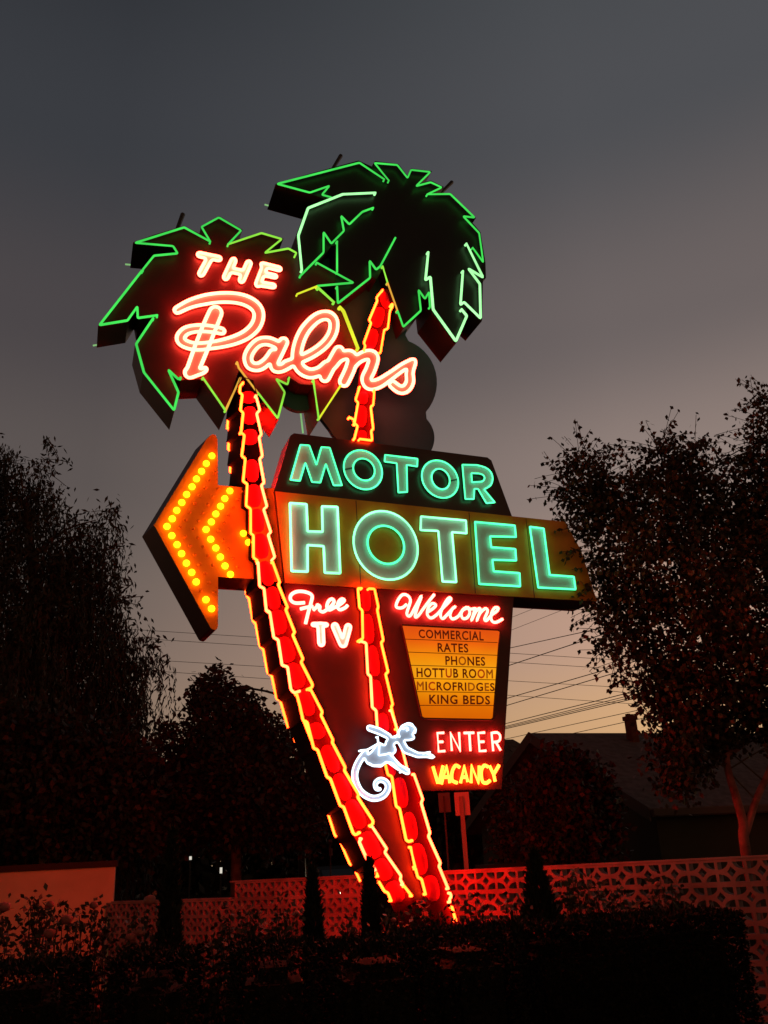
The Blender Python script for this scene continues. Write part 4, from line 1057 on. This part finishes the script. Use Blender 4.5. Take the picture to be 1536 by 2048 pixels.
# --- parked car seen through and over the wall
c = at(672, 1758, 28); car = empty('parked_car', (c[0], c[1], 0), math.radians(-68)); tag(car, 'dark parked car with a lit headlamp glimpsed through the block wall', 'car')
m_carp = mat('car_paint', (.012, .012, .014), .6, .3)
prof = [(-2.1, .35), (-2.15, .75), (-2.0, .95), (-1.5, 1.0), (-.9, 1.4), (.1, 1.45), (.5, 1.38), (1.1, 1.0), (1.9, .85), (2.15, .65), (2.15, .35)]
b = MB(); n = len(prof)
for y, k in ((-.8, 0), (.8, 1)): b.v += [(x, y * (.82 if z > 1.05 else 1), z) for x, z in prof]
b.f += [tuple(range(n)), tuple(range(n, 2 * n))[::-1]] + [(i, (i + 1) % n, n + (i + 1) % n, n + i) for i in range(n)]; b.mi = [0] * len(b.f)
b.build('body', m_carp, car)
b = MB(); b.add([(.56, -.62, 1.345), (1.08, -.72, 1.03), (1.08, .72, 1.03), (.56, .62, 1.345)], [(0, 1, 2, 3)]); o = b.build('windscreen', m_glass, car); o.location = (.012, 0, .012)
m_head = neon('headlamp_glow', (9, 7, 4.5), 1.0, .05)
for s in (-1, 1):
    b = MB(); b.tube([(2.10, s * .58, .80), (2.17, s * .58, .80)], .15, 12); b.build('headlight', m_head, car)
    for x in (-1.35, 1.35):
        b = MB(); b.tube([(x, s * .66, .32), (x, s * .83, .32)], .32, 16); wh = b.build('wheel', m_dark, car)
        b = MB(); b.tube([(x, s * .828, .32), (x, s * .845, .32)], .19, 12); b.build('rim', m_plate, wh)
# --- two little lights in the far garden
for (x, y, Y, lb) in ((381, 1716, 30, 'tiny white lamp on a post, upper of two far left'), (442, 1743, 30, 'tiny white lamp on a low post near the pointed tree trunk')):
    c = at(x, y, Y); r_ = empty('path_light', (c[0], c[1], 0)); tag(r_, lb, 'lamp')
    b = MB(); b.tube([(0, 0, 0), (0, 0, c[2] - .06)], .025, 6); b.build('post', m_dark, r_)
    b = MB(); b.tube([(0, 0, c[2] - .055), (0, 0, c[2] + (.05 if y < 1730 else .12))], .04, 8); b.build('lamp', neon('path_lamp_glow', (.7, .65, .55), 1.0, .05), r_)

# --- overhead cables
zW = zm(1000, 1180, 5.12)
def cable(a, b, Ya, Yb, r, label, sag=.0, group='cables over the street', hang=()):
    A_, B_ = at(*a, Ya), at(*b, Yb); pts = [A_ + (B_ - A_) * t for t in np.linspace(0, 1, 13)]
    for p, t in zip(pts, np.linspace(0, 1, 13)): p[2] -= sag * 4 * t * (1 - t)
    root = empty('overhead_cable', A_); tag(root, label, 'cable', group); m_ = MB(); m_.tube([p - A_ for p in pts], r, 5); m_.build('wire', m_wire, root)
    for t, ln2 in hang:
        p = A_ + (B_ - A_) * t - A_; h = MB(); h.tube([(p[0], p[1], p[2] - r), (p[0], p[1], p[2] - ln2)], r * 1.3, 4); h.build('hanger', m_wire, root)
def ext(txt, xa, xb):
    (x0, y0), (x1, y1) = zW(txt); s = (y1 - y0) / (x1 - x0); return (xa, y0 + s * (xa - x0)), (xb, y0 + s * (xb - x0))
for txt, r, lb, hg in (
    ('145,270 370,180', .009, 'faint cable rising to the underside of the name board, highest of all', ()),
    ('130,405 640,205', .009, 'second highest faint cable below the name board', ()),
    ('120,590 1130,370', .016, 'dark cable reaching the birch at its lowest outer twigs', ()),
    ('100,770 1230,395', .019, 'thickest and steepest dark cable, right of the letter board', ()),
    ('70,1110 1330,745', .017, 'dark cable with a short hanger, upper of the middle pair', ((.27, .5),)),
    ('60,1185 1290,815', .017, 'dark cable with a short hanger, lower of the middle pair', ((.25, .5),)),
    ('50,1370 1230,1075', .016, 'topmost of the tight bundle of cables over the roof', ((.26, .35),)),
    ('45,1400 1250,1100', .014, 'second cable of the tight bundle over the roof', ((.28, .3),)),
    ('45,1412 1260,1120', .014, 'third cable of the tight bundle over the roof', ()),
    ('45,1424 1290,1132', .016, 'bottom cable of the tight bundle over the roof', ((.23, .3),)),
    ('40,1530 1350,1245', .012, 'cable that meets the left end of the bungalow ridge', ()),
    ('830,1450 1480,1310', .012, 'lowest cable, passing just behind the chimney', ())):
    a, b = ext(txt, 820, 1760); cable(a, b, 46, 24, r, lb, hang=hg)
for a, b, lb in (((250, 1258), (1300, 1324), 'thin level cable crossing above the arrow tip tail, highest on the left'), ((250, 1275), (1300, 1342), 'thin level cable just under the highest one on the left'),
             ((250, 1317), (1300, 1378), 'third thin level cable down, above the pointed tree'), ((250, 1338), (1300, 1410), 'lowest thin level cable, touching the pointed tree top')):
    cable(a, b, 40, 40, .011, lb, .0, 'thin level cables behind the sign')
